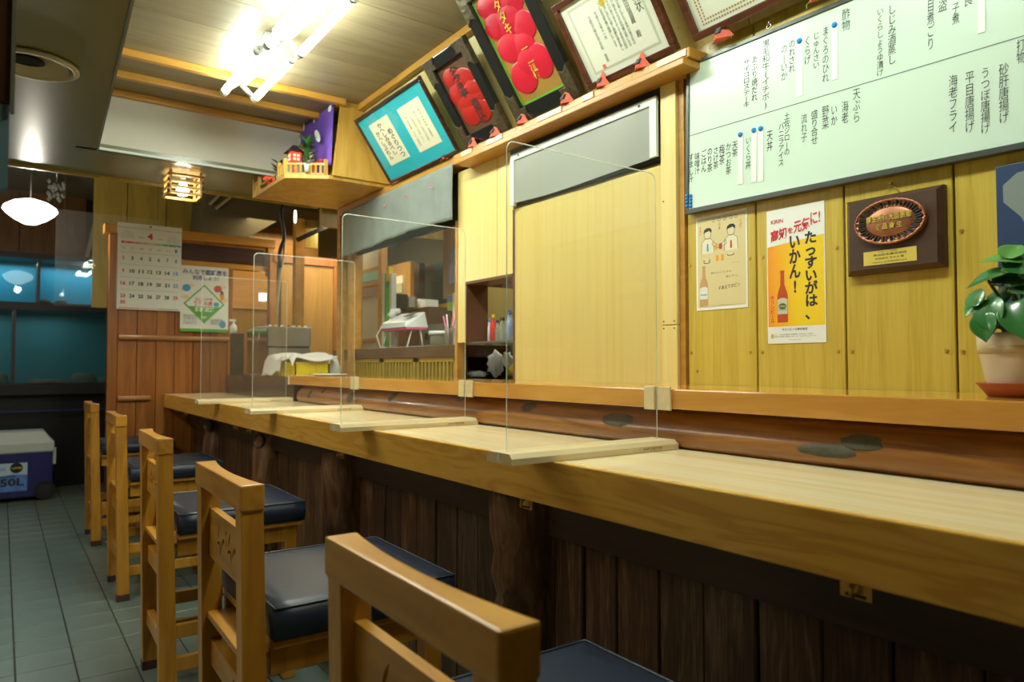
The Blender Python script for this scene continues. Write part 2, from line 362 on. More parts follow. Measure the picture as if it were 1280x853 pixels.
# text ------------------------------------------------------------
TC = {}
def text_raw(body, bold=0.0):
    k = (body, bold)
    if k in TC: return TC[k]
    cu = bpy.data.curves.new('t', 'FONT'); cu.body = body; cu.align_x = 'CENTER'; cu.size = 1; cu.space_line = .92; cu.resolution_u = 2
    cu.offset = bold; cu.fill_mode = 'FRONT'
    ob = bpy.data.objects.new('t', cu); COL.objects.link(ob)
    dg = bpy.context.evaluated_depsgraph_get(); me = bpy.data.meshes.new_from_object(ob.evaluated_get(dg))
    vs = [v.co.copy() for v in me.vertices]; fs = [tuple(p.vertices) for p in me.polygons]
    bpy.data.objects.remove(ob); bpy.data.curves.remove(cu); bpy.data.meshes.remove(me)
    TC[k] = (vs, fs); return TC[k]
def vert(s): return '\n'.join(('|' if c == 'ー' else c) for c in s)
def letter(mb, body, x0, y0, x1, y1, z=.0012, bold=0.0, skew=0.0, keep=False):
    """fit the flat lettering into a box of the local xy plane"""
    vs, fs = text_raw(body, bold)
    if not vs: return mb
    ax = min(v.x for v in vs); bx = max(v.x for v in vs); ay = min(v.y for v in vs); by = max(v.y for v in vs)
    sx = (x1-x0)/max(bx-ax, 1e-6); sy = (y1-y0)/max(by-ay, 1e-6)
    if keep: sx = sy = min(sx, sy)
    cx = (x0+x1)/2; cy = (y0+y1)/2
    out = []
    for v in vs:
        X = (v.x-(ax+bx)/2)*sx; Y = (v.y-(ay+by)/2)*sy
        out.append((cx+X, cy+Y+skew*X, z))
    return mb.add(out, fs)
def curve2d(loops, depth):
    """flat shape with holes, as vertices and faces"""
    cu = bpy.data.curves.new('c', 'CURVE'); cu.dimensions = '2D'; cu.fill_mode = 'BOTH'; cu.extrude = depth/2
    for lp in loops:
        sp = cu.splines.new('POLY'); sp.points.add(len(lp)-1); sp.use_cyclic_u = True
        for p, q in zip(sp.points, lp): p.co = (q[0], q[1], 0, 1)
    ob = bpy.data.objects.new('c', cu); COL.objects.link(ob)
    dg = bpy.context.evaluated_depsgraph_get(); me = bpy.data.meshes.new_from_object(ob.evaluated_get(dg))
    r = ([v.co.copy() for v in me.vertices], [tuple(p.vertices) for p in me.polygons])
    bpy.data.objects.remove(ob); bpy.data.curves.remove(cu); bpy.data.meshes.remove(me); return r
def oval(cx, cy, a, b, n=24, rot=0, z=None):
    out = []
    for i in range(n):
        t = 2*pi*i/n; x = a*cos(t); y = b*sin(t)
        out.append((cx+x*cos(rot)-y*sin(rot), cy+x*sin(rot)+y*cos(rot)))
    return out
U_ = (0, -1, 0); V_ = (0, 0, 1)       # right and up on the wall behind the counter
WX = 1.55                             # face of that wall
PY = 5.2                              # face of the partition at the counter's end

# ================================================================== SETTING
# floor with tiles
fl = struct(MB().box(-1.3, -1.9, -.06, 3.6, 8.3, -.004).build('floor', grout_m))
TS = .1727; x00 = .232; y00 = .03
tm = MB().box(.0025, .0025, -.008, TS-.0025, TS-.0025, 0).mesh('tile', tile_m, None, .0012, 1)
rest = MB(); cnt = 0; cells = []
for i in range(-9, 20):
    for j in range(-11, 48):
        x = x00+i*TS; y = y00+j*TS
        if x+TS > 3.5 or x < -1.29: continue
        v = Vector((x+TS/2, y+TS/2, 0))-C0; d = v.dot(fw)
        vis = False
        if d > .3:
            px = 640+FPX*v.dot(rt)/d; py = 426.5-FPX*v.dot(up)/d
            vis = -60 < px < 700 and py < 930 and x < 1.03 and not (x > .55 and y > 5.2) and y < 7.6
        cells.append((0 if vis else 1, d if d > 0 else 99, x, y))
cells.sort()
base = fl.location
for k, (nv, d, x, y) in enumerate(cells):
    if not nv and cnt < 298:
        put('tile', tm, fl, Vector((x, y, 0))-base); cnt += 1
    else: rest.box(x+.0025, y+.0025, -.008, x+TS-.0025, y+TS-.0025, 0)
tag(rest.build('tile_field', tile_m, fl), kind='stuff')

# walls out of view that close the room
struct(MB().box(-1.3, -1.9, 0, -1.2, 8.3, 2.7).build('wall_left', wall_plain))
struct(MB().box(-1.2, -1.9, 0, 3.6, -1.8, 2.7).build('wall_front', wall_plain))
struct(MB().box(3.5, -1.8, 0, 3.6, 8.3, 2.7).build('wall_kitchen', kwall))
wb = struct(MB().box(-1.2, 8.2, 0, 3.5, 8.3, 2.7).build('wall_back', wall_plain))

# board ceiling over the counter
ce = struct(MB().box(.24, -1.8, 2.325, 1.60, 3.68, 2.36).build('ceiling', ceil_wood))
bys = [2.029+.2435*k for k in range(-9, 7)]
bmh = MB().box(-.66, .0015, 0, .66, .2420, .013).mesh('ceiling_board', ceil_wood, None, .002, 1)
for y in bys:
    o = put('ceiling_board', bmh, ce, Vector((.92, y-.0, 2.312))-ce.location)
# three exposed battens
for y in (3.16, 3.41, 3.655):
    zt = 2.312
    b_ = struct(MB().box(.27, y-.016, zt-.030, 1.30, y+.016, zt).build('trim_%d' % (1+[3.16,3.41,3.655].index(y)), orange_x, bevel=.004))
struct(MB().box(.25, 3.672, 2.03, 1.56, 3.70, 2.325).build('wall_fascia', fascia_m))
# low painted ceiling beyond and left of the board ceiling
lowc = MB().prism([(-1.2,-1.8),(.235,-1.8),(.262,2.11),(.33,3.665),(1.56,3.665),(1.56,4.22),(-1.2,4.15)], 2.03, 2.055)
struct(lowc.build('ceiling_low', olive_ceiling))
struct(MB().prism([(.235,-1.8),(.243,-1.8),(.270,2.11),(.338,3.665),(.33,3.665),(.262,2.11)], 2.026, 2.33).build('trim_4', trim_grey))
struct(MB().box(.33, 3.655, 2.026, 1.56, 3.672, 2.036).build('trim_5', rail_white))
struct(MB().bar((-1.2,4.15,2.028), (1.56,4.22,2.028), .02, .024).build('trim_6', olive_wood))
struct(MB().box(-1.2, 4.15, 2.62, 3.5, 8.2, 2.66).build('ceiling_back', cream_ceiling))
struct(MB().box(1.56, 4.2, 2.03, 3.5, 4.24, 2.62).build('wall_drop', cream_ceiling))
struct(MB().box(-1.2, 4.17, 2.05, 1.56, 4.2, 2.62).build('wall_drop_left', cream_ceiling))
struct(MB().box(1.58, -1.8, 2.2, 3.5, 4.2, 2.24).build('ceiling_kitchen', kwall))
# round ceiling grille on the low ceiling
t = thing('ceiling_vent', 'round beige vent in the low olive ceiling at upper left', 'vent', (.065, 2.735, 2.03))
MB().lathe([(.10,0),(.125,-.004),(.128,-.014),(.112,-.018),(.105,-.010),(.098,-.002)], (.065,2.735,2.03), 40).build('rim', plain('vent_beige',(.36,.32,.18),.4), t)
MB().lathe([(.0,.001),(.08,-.001),(.099,-.008)], (.065,2.735,2.026), 40).build('inner_plate', MATS['vent_beige'], t)
MB().lathe([(0,0),(.045,0),(.050,-.004),(.050,-.008)], (.045,2.70,2.024), 24, 1, .8).build('dark_opening', black_m, t)

# ---------------- wall behind the counter
wr = struct(MB().box(WX+.004, -1.8, 0, WX+.04, 3.75, .985).build('wall_right', kick_dark))
# studded panels
edges = [1.312, 1.089, .857, .628, .395, .16, -.07, -.30, -.53, -.76, -.99, -1.22, -1.45, -1.79]
for k in range(len(edges)-1):
    MB().box(WX, edges[k+1]+.0022, .98, WX+.012, edges[k]-.0022, 1.93).build('wall_panel', panel_wood, wr, bevel=.0015, seg=1)
MB().box(WX+.013, -1.79, .98, WX+.03, 1.31, 1.92).build('backing_board', darkgap, wr)
for (px, py) in [(862.8,331.6),(937,323),(953.3,321.3),(1045.8,310),(864,440.8),(938,440.3),(952.8,440.5),(1048,439.3),(1065,439.4),(1183.5,439),(1203.8,440),(1202,289),(871.5,464)]:
    p = onX(px, py, WX); MB().cyl((WX-.0025,p.y,p.z), (WX+.002,p.y,p.z), .0036, .0048, 10).build('stud', brass, wr)
# pillar next to the whiteboard
pl = MB().box(WX-.018, 1.335, 1.165, WX+.03, 1.392, 1.90).build('pillar_board', beige_wood, wr, bevel=.002)
MB().box(WX-.018, 1.335, .98, WX+.03, 1.392, 1.163).build('pillar_board', beige_wood, wr, bevel=.002)
MB().box(WX-.008, 1.314, .98, WX+.03, 1.333, 1.92).build('pillar_edge', orange_wood, wr)
for z, y in ((1.175,1.384),(1.175,1.345),(1.155,1.384),(1.155,1.345),(1.52,1.382)):
    MB().cyl((WX-.0195,y,z), (WX-.017,y,z), .0022, n=8).build('screw_head', kick_dark, wr)
# sliding panel, dark gap, fixed beige boards with the hatch
dp = tag(MB().box(WX-.006, 1.400, .985, WX+.006, 2.122, 1.633).build('sliding_panel', door_wood, bevel=.0015), 'large plain pale yellow sliding panel above the shelf beside the hatch', 'panel')
MB().box(WX+.012, 1.392, .985, WX+.022, 2.13, 1.60).build('panel_groove', darkgap, wr)
MB().box(WX-.004, 2.122, .985, WX+.03, 2.14, 1.633).build('hatch_post', plain('hatch_brown',(.13,.055,.025),.4), wr)
MB().box(WX-.004, 2.135, 1.393, WX+.012, 2.243, 1.862).build('wall_board', beige_wood, wr, bevel=.001)
MB().box(WX-.004, 2.246, 1.393, WX+.012, 2.532, 1.862).build('wall_board', beige_wood, wr, bevel=.001)
MB().box(WX-.0042, 2.472, 1.145, WX+.012, 2.532, 1.394).build('wall_board', beige_wood, wr)
MB().box(WX-.006, 2.534, .985, WX+.03, 2.552, 1.66).build('opening_post', orange_wood, wr)
MB().box(WX+.03, 1.35, 1.66, WX+.05, 3.75, 1.93).build('header_board', darkgap, wr)
# hatch frame
hf = MB().box(WX-.005, 2.14, 1.383, WX+.10, 2.472, 1.394).box(WX-.005, 2.462, 1.145, WX+.10, 2.472, 1.386).build('hatch_frame', MATS['hatch_brown'], wr)
MB().box(WX+.01, 2.14, 1.138, WX+.16, 2.47, 1.146).build('hatch_sill', steel, wr)
MB().box(WX+.10, 2.50, 1.15, WX+.34, 2.512, 1.385).build('inner_hatch_side', beige_wood, wr)
# ledge under the certificates
ld = struct(MB().box(1.462, 1.245, 1.857, 1.60, 2.43, 1.876).build('trim_7', orange_wood, bevel=.003))
struct(MB().box(1.478, 1.238, 1.878, 1.60, 2.46, 1.906).build('trim_8', orange_wood, bevel=.004))
struct(MB().box(1.515, 2.46, 1.885, 1.60, 3.78, 1.927).build('trim_9', orange_wood, bevel=.004))
MB().box(1.535, 1.39, 1.83, 1.60, 2.14, 1.857).build('dark_gap', darkgap, wr)
# slanted wall above it: boards
sw = struct(MB().prism([(1.575,1.90),(1.60,1.90),(1.60,2.34),(1.40,2.34),(1.405,2.33)], -1.8, 3.86, Matrix(((1,0,0,0),(0,0,1,0),(0,1,0,0),(0,0,0,1)))).build('wall_upper', upper_wood))
for k in range(11):
    y1 = 3.55-.49*k
    MB().prism([(1.565,1.90),(1.577,1.90),(1.404,2.325),(1.392,2.325)], y1-.487, y1, Matrix(((1,0,0,0),(0,0,1,0),(0,1,0,0),(0,0,0,1)))).build('wall_panel', upper_wood, sw)
struct(MB().box(1.372, -1.8, 2.282, 1.402, 3.19, 2.312).build('trim_10', orange_wood, bevel=.004))
for (px, py) in ((496,98),(575,45)):
    p = onX(px, py, 1.374); MB().cyl((1.369,p.y,p.z),(1.374,p.y,p.z),.005,n=10).build('screw_head', brass, sw)
for (px, py) in ((848,35),(620,70)):
    p = onP(px, py, (1.565,0,1.90), Vector((-1,0,-.407))); MB().cyl(p+Vector((-.003,0,0)),p,.003,n=8).build('nail_head', brass, sw)
# posts at the left end of the pass-through
for (a, b, c, m_) in ((3.66,3.70,.0,orange_wood),(3.71,3.80,.03,olive_wood),(3.80,3.84,-.01,orange_wood)):
    MB().box(WX+c, a, .0, WX+c+.06, b, 1.89).build('end_post', m_, wr)
# pass-through counter with lattice underneath
MB().box(WX+.02, 2.552, 1.085, WX+.32, 3.96, 1.139).build('pass_counter', kdark_wood, wr, bevel=.003)
lt = MB().box(WX+.045, 2.552, .985, WX+.055, 3.75, 1.085).build('lattice_back', kdark_wood, wr)
for g in range(3):
    y0 = 2.60+g*.37
    MB().box(WX+.028, y0, .985, WX+.045, y0+.02, 1.084).build('lattice_rail', olive_wood, wr)
    MB().box(WX+.028, y0+.33, .985, WX+.045, y0+.35, 1.084).build('lattice_rail', olive_wood, wr)
    MB().box(WX+.028, y0, 1.066, WX+.045, y0+.35, 1.084).build('lattice_rail', olive_wood, wr)
    for q in range(9): MB().box(WX+.03, y0+.035+q*.033, .985, WX+.044, y0+.047+q*.033, 1.066).build('lattice_slat', olive_wood, wr)

# ---------------- partition with planks at the end of the counter
XL = .549; XR = 1.60
pt = struct(MB().box(XL, PY+.012, 0, 1.31, PY+.05, 1.76).build('wall_partition', kdark_wood))
ps = [.605,.718,.832,.944,1.06,1.172,1.285]
for k in range(6):
    MB().box(ps[k]+.0018, PY, 0, ps[k+1]-.0018, PY+.015, 1.76).build('plank', part_wood, pt, bevel=.0015, seg=1)
MB().box(XL, PY-.012, 0, ps[0]-.001, PY+.06, 1.90).build('post', part_wood, pt, bevel=.003)
MB().box(1.285, PY-.01, 0, 1.315, PY+.06, 1.76).build('post', part_wood, pt, bevel=.003)
MB().box(XL-.03, PY-.02, 1.905, XR+.01, PY+.08, 1.965).build('top_beam', orange_x, pt, bevel=.004)
MB().box(XL+.05, PY-.012, 1.73, XR, PY+.06, 1.765).build('mid_beam', orange_x, pt, bevel=.004)
MB().box(1.555, PY-.012, 1.70, 1.60, PY+.05, 1.905).build('beam_end', orange_x, pt, bevel=.004)
MB().box(XL+.05, PY+.01, 1.76, 1.56, PY+.04, 1.905).build('beam_panel', part_wood, pt)
for z, x1 in ((1.232,1.29),(.835,.80)):
    MB().cyl((.612,PY-.02,z), (x1,PY-.02,z), .017, n=14).build('round_rail', rail_wood, pt)
sg = tag(MB().box(.98, PY-.004, 1.775, 1.535, PY+.008, 1.885).build('name_board', sign_dark, bevel=.004), 'dark purple brown wooden board above the doorway right of the calendar', 'sign')

# ================================================================== COUNTER
# counter slab, shelf, log, kick planks
ct = thing('sushi_counter', 'long pale wooden sushi counter running the length of the room', 'counter', (1.1, 2, .775))
MB().prism([(.895,-1.2),(1.33,-1.2),(1.33,3.66),(1.262,3.66),(1.262,5.195),(.895,5.195)], .775, .8605).build('counter_top', counter_wood, ct, bevel=.003)
MB().box(.880, -1.2, .773, .8948, 5.195, .8612).build('front_board', front_wood, ct, bevel=.0025)
sh = tag(MB().box(1.228, -1.2, .951, WX-.002, 3.70, .9965).build('raised_shelf', shelf_wood, bevel=.003), 'raised glossy orange wood shelf along the back of the counter', 'shelf')
MB().box(1.2275, 3.70, .949, 1.40, 3.725, .998).build('end_strip', foot_wood, sh)
lg = MB(); pth = []; rr = []
for k in range(60):
    y = -1.2+k*(4.82/59); pth.append((1.318+.003*sin(y*2.1), y, .903+.003*sin(y*3.3))); rr.append(.0755+.002*sin(y*4.1+1))
LP = [(1.256,.861),(1.247,.868),(1.241,.877),(1.239,.888),(1.241,.901),(1.247,.914),(1.257,.927),(1.272,.939),(1.295,.949),(1.36,.950),(1.38,.90),(1.36,.861)]
NL = len(LP); vs = []
for k in range(60):
    y = -1.2+k*(4.82/59)
    for i in range(NL): vs.append((LP[i][0]-(.0025*sin(y*4.1+1) if 1 <= i <= 7 else 0), y, LP[i][1]))
lg.add(vs, [(j*NL+i, j*NL+(i+1) % NL, (j+1)*NL+(i+1) % NL, (j+1)*NL+i) for j in range(59) for i in range(NL)], True)
lg.add(vs[:NL]+vs[59*NL:], [tuple(range(NL)), tuple(range(NL, 2*NL))])
def logx(zz, yy, lift):
    for (xa, za), (xb, zb) in zip(LP[:8], LP[1:9]):
        if zz <= zb: return xa+(xb-xa)*(zz-za)/(zb-za)-.0025*sin(yy*4.1+1)-lift
    return 1.29
lgo = tag(lg.build('back_log', log_wood), 'polished reddish brown log between counter and raised shelf', 'log')
knot = plain('dark_knot', (.075,.068,.045), .7, var=.25, bump=.6, bscale=90, vscale=30)
for (px, py, wx, wy) in [(1034,564,32,9),(1075,554,22,10),(770,525,21,8),(656,509,11,6),(567,498,8,5),(486,496,7,6),(437,497,8,7),(387,493,5,5),(401,489,4,3)]:
    # each knot is a shallow oval patch lying on the log's round face
    p = onX(px, py, 1.243); d = (p-C0).dot(fw); ry = wx/FPX*d/.80; rz = wy/FPX*d
    vs = []; n = 20; cz = p.z
    rnd = random.Random(px)
    ring = [1+.10*rnd.uniform(-1,1) for _ in range(n)]
    for lay, sc, lift in ((0,1.0,.0005),(1,.86,.0022),(2,.45,.0022)):
        for i in range(n):
            a = 2*pi*i/n; yy = p.y+ry*sc*ring[i]*cos(a); zz = cz+rz*sc*ring[i]*sin(a)
            zz = max(.864, min(.947, zz)); vs.append((logx(zz, yy, lift), yy, zz))
    c_ = len(vs); vs.append((logx(cz, p.y, .0022), p.y, cz))
    fs = [(l*n+i, l*n+(i+1)%n, (l+1)*n+(i+1)%n, (l+1)*n+i) for l in (0,1) for i in range(n)]+[(2*n+i, 2*n+(i+1)%n, c_) for i in range(n)]
    MB().add(vs, fs, True).build('knot', knot, lgo)
# kick: rail, planks, trunks
kb = struct(MB().box(1.075, -1.2, 0, 1.10, 5.19, .771).build('wall_counter_base', kick_dark))
MB().box(1.03, -1.2, .658, 1.075, 5.19, .771).build('top_rail', kick_dark, kb, bevel=.003)
MB().box(1.035, -1.2, 0, 1.075, 5.19, .08).build('bottom_rail', kick_dark, kb, bevel=.003)
random.seed(3); y = -.6; pm = {}
while y < 5.12:
    wd = random.choice((.100,.112,.112,.118,.108)); off = random.choice((0,.003,.006))
    key = (wd, off)
    if key not in pm: pm[key] = MB().box(1.050+off, .0015, .08, 1.075, wd-.0015, .66).mesh('plank', kick_wood, None, .003, 1)
    put('plank', pm[key], kb, Vector((0,y,0))-kb.location); y += wd
def trunk(yc, wdt, seed, label):
    r = random.Random(seed); pth = []; rr = []
    for k in range(15):
        z = .001+k*.765/14; pth.append((1.045+.006*r.uniform(-1,1), yc+.018*sin(z*5+seed), z)); rr.append(wdt*(1+.12*sin(z*9+seed)+.05*r.uniform(-1,1)))
    o = MB().tube(pth, wdt, 18, rr).build('trunk_post', trunk_wood, kb); o['label'] = label
    z = .60 if seed == 2 else .70
    kk = MB().lathe([(0,-.012),(.018,-.010),(.026,.0),(.034,.004),(.036,-.01)], (0,0,0), 18).build('knot_hole', kick_dark, o, local=True)
    kk.location = wmat(o).inverted() @ Vector((1.045-wdt*.88, yc-.035, z)); kk.rotation_euler = (0, -pi/2+.1, .4)
    return o
trunk(1.40, .085, 1, 'gnarled dark trunk post under the counter, nearest the camera')
trunk(2.50, .085, 2, 'gnarled trunk post with a round knot under the counter')
trunk(3.40, .08, 3, 'gnarled trunk post under the counter near the third stool from the partition')
trunk(4.45, .07, 4, 'gnarled trunk post under the counter, farthest from the camera')
# bag hooks under the counter edge
hk = None
for i, (y, lab) in enumerate([(.505,'brass bag hook under the counter edge at the far right of the picture'),(1.235,'brass bag hook under the counter edge below the nearest divider'),(2.265,'brass bag hook under the counter edge by the knotted trunk'),(3.335,'right one of the two close brass bag hooks under the counter'),(3.56,'left one of the two close brass bag hooks under the counter'),(4.7,'brass bag hook under the counter edge nearest the partition')]):
    if hk is None:
        hk = thing('bag_hook', lab, 'hook', (.93, y, .773), 'brass bag hooks under the counter')
        MB().box(-.003,-.022,-.034,.003,.022,0).build('plate', brass, hk, local=True, bevel=.001)
        MB().tube([(-.004,0,-.010),(-.014,0,-.016),(-.016,0,-.024),(-.010,0,-.028)], .0035, 8).build('hook', brass, hk, local=True)
        MB().box(-.004,-.014,-.031,-.003,.014,-.027).build('slot', kick_dark, hk, local=True)
        ht = treeof(hk)
    else: dup(hk, Matrix.Translation((.93, y, .773)), lab, ht)

# clips on the shelf front and the acrylic dividers
cm = None
DY = [(1.125,'nearest'),(1.952,'second nearest'),(2.842,'third nearest'),(3.73,'farthest')]
for y, wd in DY[:3]:
    lab = {'nearest':'small pale wooden clip block on the shelf edge at the nearest divider','second nearest':'small pale wooden clip block on the shelf edge at the second nearest divider','third nearest':'small pale wooden clip block on the shelf edge at the third nearest divider'}[wd]
    if cm is None:
        cm = tag(MB().box(-.006,-.038,-.002,0,.002,.052).box(-.008,.008,-.002,0,.040,.052).build('divider_clip', foot_wood, None, bevel=.0015), lab, 'clip', 'wooden clips on the shelf edge')
        cm.location = (1.2225, y, .948)
        src = cm
    else:
        c = src.copy(); COL.objects.link(c); c.location = (1.2225, y, .948); c['label'] = lab
d0 = None
for y, wd in DY:
    lab = 'clear acrylic divider on a pale wooden foot, %s of the four on the counter' % wd
    if d0 is None:
        d0 = thing('acrylic_divider', lab, 'divider', (1.03, y, .8612), 'acrylic dividers on the counter')
        ft = MB(); ft.prism([(-.042,0),(.042,0),(.042,.012),(.034,.021),(-.034,.021),(-.042,.012)], -.250, .215, Matrix(((0,0,1,0),(1,0,0,0),(0,1,0,0),(0,0,0,1))))
        ft.build('foot', foot_wood, d0, local=True)
        sl = MB().box(-.252,-.004,.006,-.2495,.004,.0215).build('slot', acryl_edge, d0, local=True)
        # rounded upper corners
        a, b, z0, z1, r = -.232, .19, .006, .632, .018
        pts = [(a,z0),(b,z0),(b,z1-r)]+[(b-r+r*cos(t),z1-r+r*sin(t)) for t in (pi/8,pi/4,3*pi/8)]+[(b-r,z1),(a+r,z1)]+[(a+r+r*cos(t),z1-r+r*sin(t)) for t in (5*pi/8,3*pi/4,7*pi/8)]+[(a,z1-r)]
        MB().prism(pts, -.0015, .0015, Matrix(((1,0,0,0),(0,0,1,0),(0,1,0,0),(0,0,0,1)))).build('panel', acryl, d0, local=True)
        eo = [(x,0,z) for x, z in pts[2:]]+[(a,0,z0)]; eo = [(b,0,z0)]+eo
        MB().tube(eo, .0014, 4).build('panel_edge', acryl_edge, d0, local=True)
        lm = MB(); letter(lm, 'ARTETIE', .10, .0045, .16, .0095, .0005, .01)
        M = Matrix(((1,0,0,0),(0,0,-1,-.0425),(0,1,0,0),(0,0,0,1))); lm.v = [M @ v for v in lm.v]
        lm.build('lettering', plain('burnt_mark',(.25,.10,.03),.6), d0, local=True, fix=False)
        dt = treeof(d0)
    else: dup(d0, Matrix.Translation((1.03, y, .8612)), lab, dt)

# ================================================================== STOOLS
def make_stool(M, label):
    t = thing('counter_chair', label, 'chair', M.to_translation(), 'wooden counter chairs with navy cushions')
    B = lambda nm, mt, mb, **k: mb.build(nm, mt, t, local=True, **k)
    for s in (-1, 1):
        y0 = s*.200; y1 = s*.156
        mb = MB(); ys = (min(y0,y1), max(y0,y1))
        vs = [(0,ys[0],.028),(.05,ys[0],.028),(.05,ys[1],.028),(0,ys[1],.028),(-.016,ys[0],.782),(.026,ys[0],.782),(.026,ys[1],.782),(-.016,ys[1],.782)]
        mb.add(vs, [(0,3,2,1),(4,5,6,7),(0,1,5,4),(1,2,6,5),(2,3,7,6),(3,0,4,7)])
        lgp = B('rear_leg', chair_wood, mb, bevel=.003)
        B('foot_cap', cap_m, MB().box(-.001,ys[0]-.001,0,.051,ys[1]+.001,.030), bevel=.002)
        B('front_leg', chair_wood, MB().box(.375,s*.190,.0,.417,s*.150,.513), bevel=.005)
        B('apron', chair_wood, MB().box(.045,s*.188,.458,.38,s*.168,.515), bevel=.002)
        B('side_stretcher', chair_wood, MB().box(.045,s*.186,.205,.38,s*.164,.247), bevel=.003)
        B('side_stretcher', chair_wood, MB().box(.045,s*.186,.105,.38,s*.164,.147), bevel=.003)
    B('front_stretcher', chair_wood_y, MB().box(.385,-.155,.335,.405,.155,.365), bevel=.002)
    B('front_apron', chair_wood_y, MB().box(.385,-.155,.46,.405,.155,.515), bevel=.002)
    br = B('back_rail', chair_wood_y, MB().box(.010,-.158,.372,.034,.158,.428), bevel=.002)
    # small round maker's mark
    MB().cyl((.0095,-.06,.40),(.0105,-.06,.40),.013,n=18).build('mark', kick_dark, br, local=True)
    B('back_rail', chair_wood_y, MB().box(.010,-.158,.155,.034,.158,.205), bevel=.002)
    B('seat_frame', chair_wood_y, MB().box(.002,-.157,.478,.06,.157,.492).box(.045,-.205,.512,.43,.205,.527), bevel=.002)
    # crest with a hollowed seat side
    n = 16; pts = [(-.019,-.204)]+[(-.019,.204)]+[(.027-.017*(1-((-1+2*i/n))**2)**1.0 if True else 0, .204-.408*i/n) for i in range(n+1)]
    mb = MB().prism([(x,y) for x,y in pts][::-1], .776, .826)
    B('crest_rail', chair_wood_y, mb, bevel=.004)
    # splat with the cut-out flower spray
    W = .157; loops = [[(-W,0),(W,0),(W,.108),(-W,.108)]]
    def leafp(cx, cy, L, wd, ang):
        pts = [(L*(i/6-.5), wd*sin(pi*i/6)) for i in range(7)]+[(L*(.5-i/6), -wd*sin(pi*i/6)) for i in range(1, 6)]
        return [(cx+x*cos(ang)-y*sin(ang), cy+x*sin(ang)+y*cos(ang)) for x, y in pts]
    for sgn, ox in ((1,-.045),(-1,.05)):
        loops.append(leafp(ox-.020, .072, .040, .0042, 1.1)); loops.append(leafp(ox-.022, .046, .026, .0042, .3))
        loops.append(leafp(ox-.004, .038, .034, .0042, 1.75)); loops.append(leafp(ox+.012, .050, .026, .0040, 1.2))
        loops.append(oval(ox+.026, .058, .0065, .0065, 10))
    loops.append(oval(.0,.080,.005,.005,10)); loops.append(leafp(.004,.060,.020,.003,1.9))
    vs, fs = curve2d(loops, .016)
    M2 = Matrix(((0,0,-1,.012),(-1,0,0,0),(0,1,0,.617),(0,0,0,1)))
    mb = MB().add([M2 @ v for v in vs], fs); B('splat', chair_wood_y, mb)
    # cushion
    cu = MB(); x0, x1, y0, y1, z0, z1 = .046, .436, -.21, .21, .527, .588
    nx = 10; g = []
    for i in range(nx+1):
        for j in range(nx+1):
            u = i/nx; v_ = j/nx; puff = .007*(1-(2*u-1)**4)*(1-(2*v_-1)**4)
            g.append((x0+(x1-x0)*u, y0+(y1-y0)*v_, z1+puff))
    fs = [(i*(nx+1)+j, (i+1)*(nx+1)+j, (i+1)*(nx+1)+j+1, i*(nx+1)+j+1) for i in range(nx) for j in range(nx)]
    N = len(g); bot = [(p[0],p[1],z0) for p in g]
    ring = [i*(nx+1) for i in range(nx+1)]+[nx*(nx+1)+j for j in range(1,nx+1)]+[i*(nx+1)+nx for i in range(nx-1,-1,-1)]+[j for j in range(nx-1,0,-1)]
    mid = [((g[k][0]-.24)*1.012+.24, g[k][1]*1.012, (z0+z1)/2) for k in ring]
    fs2 = []
    m_ = len(ring)
    for a in range(m_):
        b = (a+1) % m_; fs2.append((ring[a], ring[b], N+b, N+a)); fs2.append((N+a, N+b, N+m_+b, N+m_+a))
    low = [(g[k][0], g[k][1], z0) for k in ring]
    cu.add(g+mid+low, fs, True); o = 0
    cu.f += [list(f) for f in fs2]; cu.mi += [0]*len(fs2); cu.sm += [True]*len(fs2)
    cu.f.append([N+m_+k for k in range(m_)]); cu.mi.append(0); cu.sm.append(False)
    cs = B('cushion', vinyl, cu)
    pp = [(g[k][0]*1.0, g[k][1]*1.0, g[k][2]+.001) for k in ring]; MB().tube(pp+[pp[0]], .0022, 6).build('piping', piping_m, cs, local=True)
    return t
CH = [(.345,.700,.6,'wooden counter chair nearest the camera with carved splat and navy cushion'),
      (.366,1.570,1.0,'wooden counter chair second nearest the camera, beside the nearest divider'),
      (.392,2.590,1.0,'wooden counter chair third from the front, the middle of the five'),
      (.418,3.795,.5,'wooden counter chair fourth from the front, second from the cooler box'),
      (.424,4.985,.0,'wooden counter chair farthest away, next to the plank partition')]
st = None
for x, y, rz, lab in CH:
    M = Matrix.Translation((x+.02, y, 0)) @ Matrix.Rotation(radians(-rz), 4, 'Z')
    if st is None:
        st = make_stool(M, lab); stt = treeof(st); st.rotation_euler = (0,0,radians(-rz))
    else: dup(st, M, lab, stt)

# ================================================================== WHITEBOARD
tl = onX(855,82,1.525); blw = onX(857,267,1.525)
WBH = tl.z-blw.z; tilt = 1.15
Uw = Vector((0,-cos(radians(tilt)),-sin(radians(tilt)))); Vw = Uw.cross(Vector((-1,0,0))); Vw = Vector((0, -sin(radians(tilt)), cos(radians(tilt))))
wbd = frame('whiteboard', 'large whiteboard menu with handwritten dishes in a grey frame', 'whiteboard', blw, Uw, Vw)
WBW = .98
MB().box(0,0,-.020,WBW,WBH,-.004).build('board', board_m, wbd, local=True)
fm = MB().box(-.002,-.002,-.022,WBW+.002,.011,0).box(-.002,WBH-.008,-.022,WBW,WBH+.002,0).box(-.002,0,-.022,.008,WBH,0)
fm.build('board_frame', board_frame, wbd, local=True, bevel=.001)
Mi = WM[wbd.name].inverted(); PB = Vector(blw); NB = Vector((-1,0,0))
def wl(px, py): q = Mi @ onP(px, py, PB+NB*(-.004), NB); return q.x, q.y
a = wl(859,171); b = wl(1280,44.7)
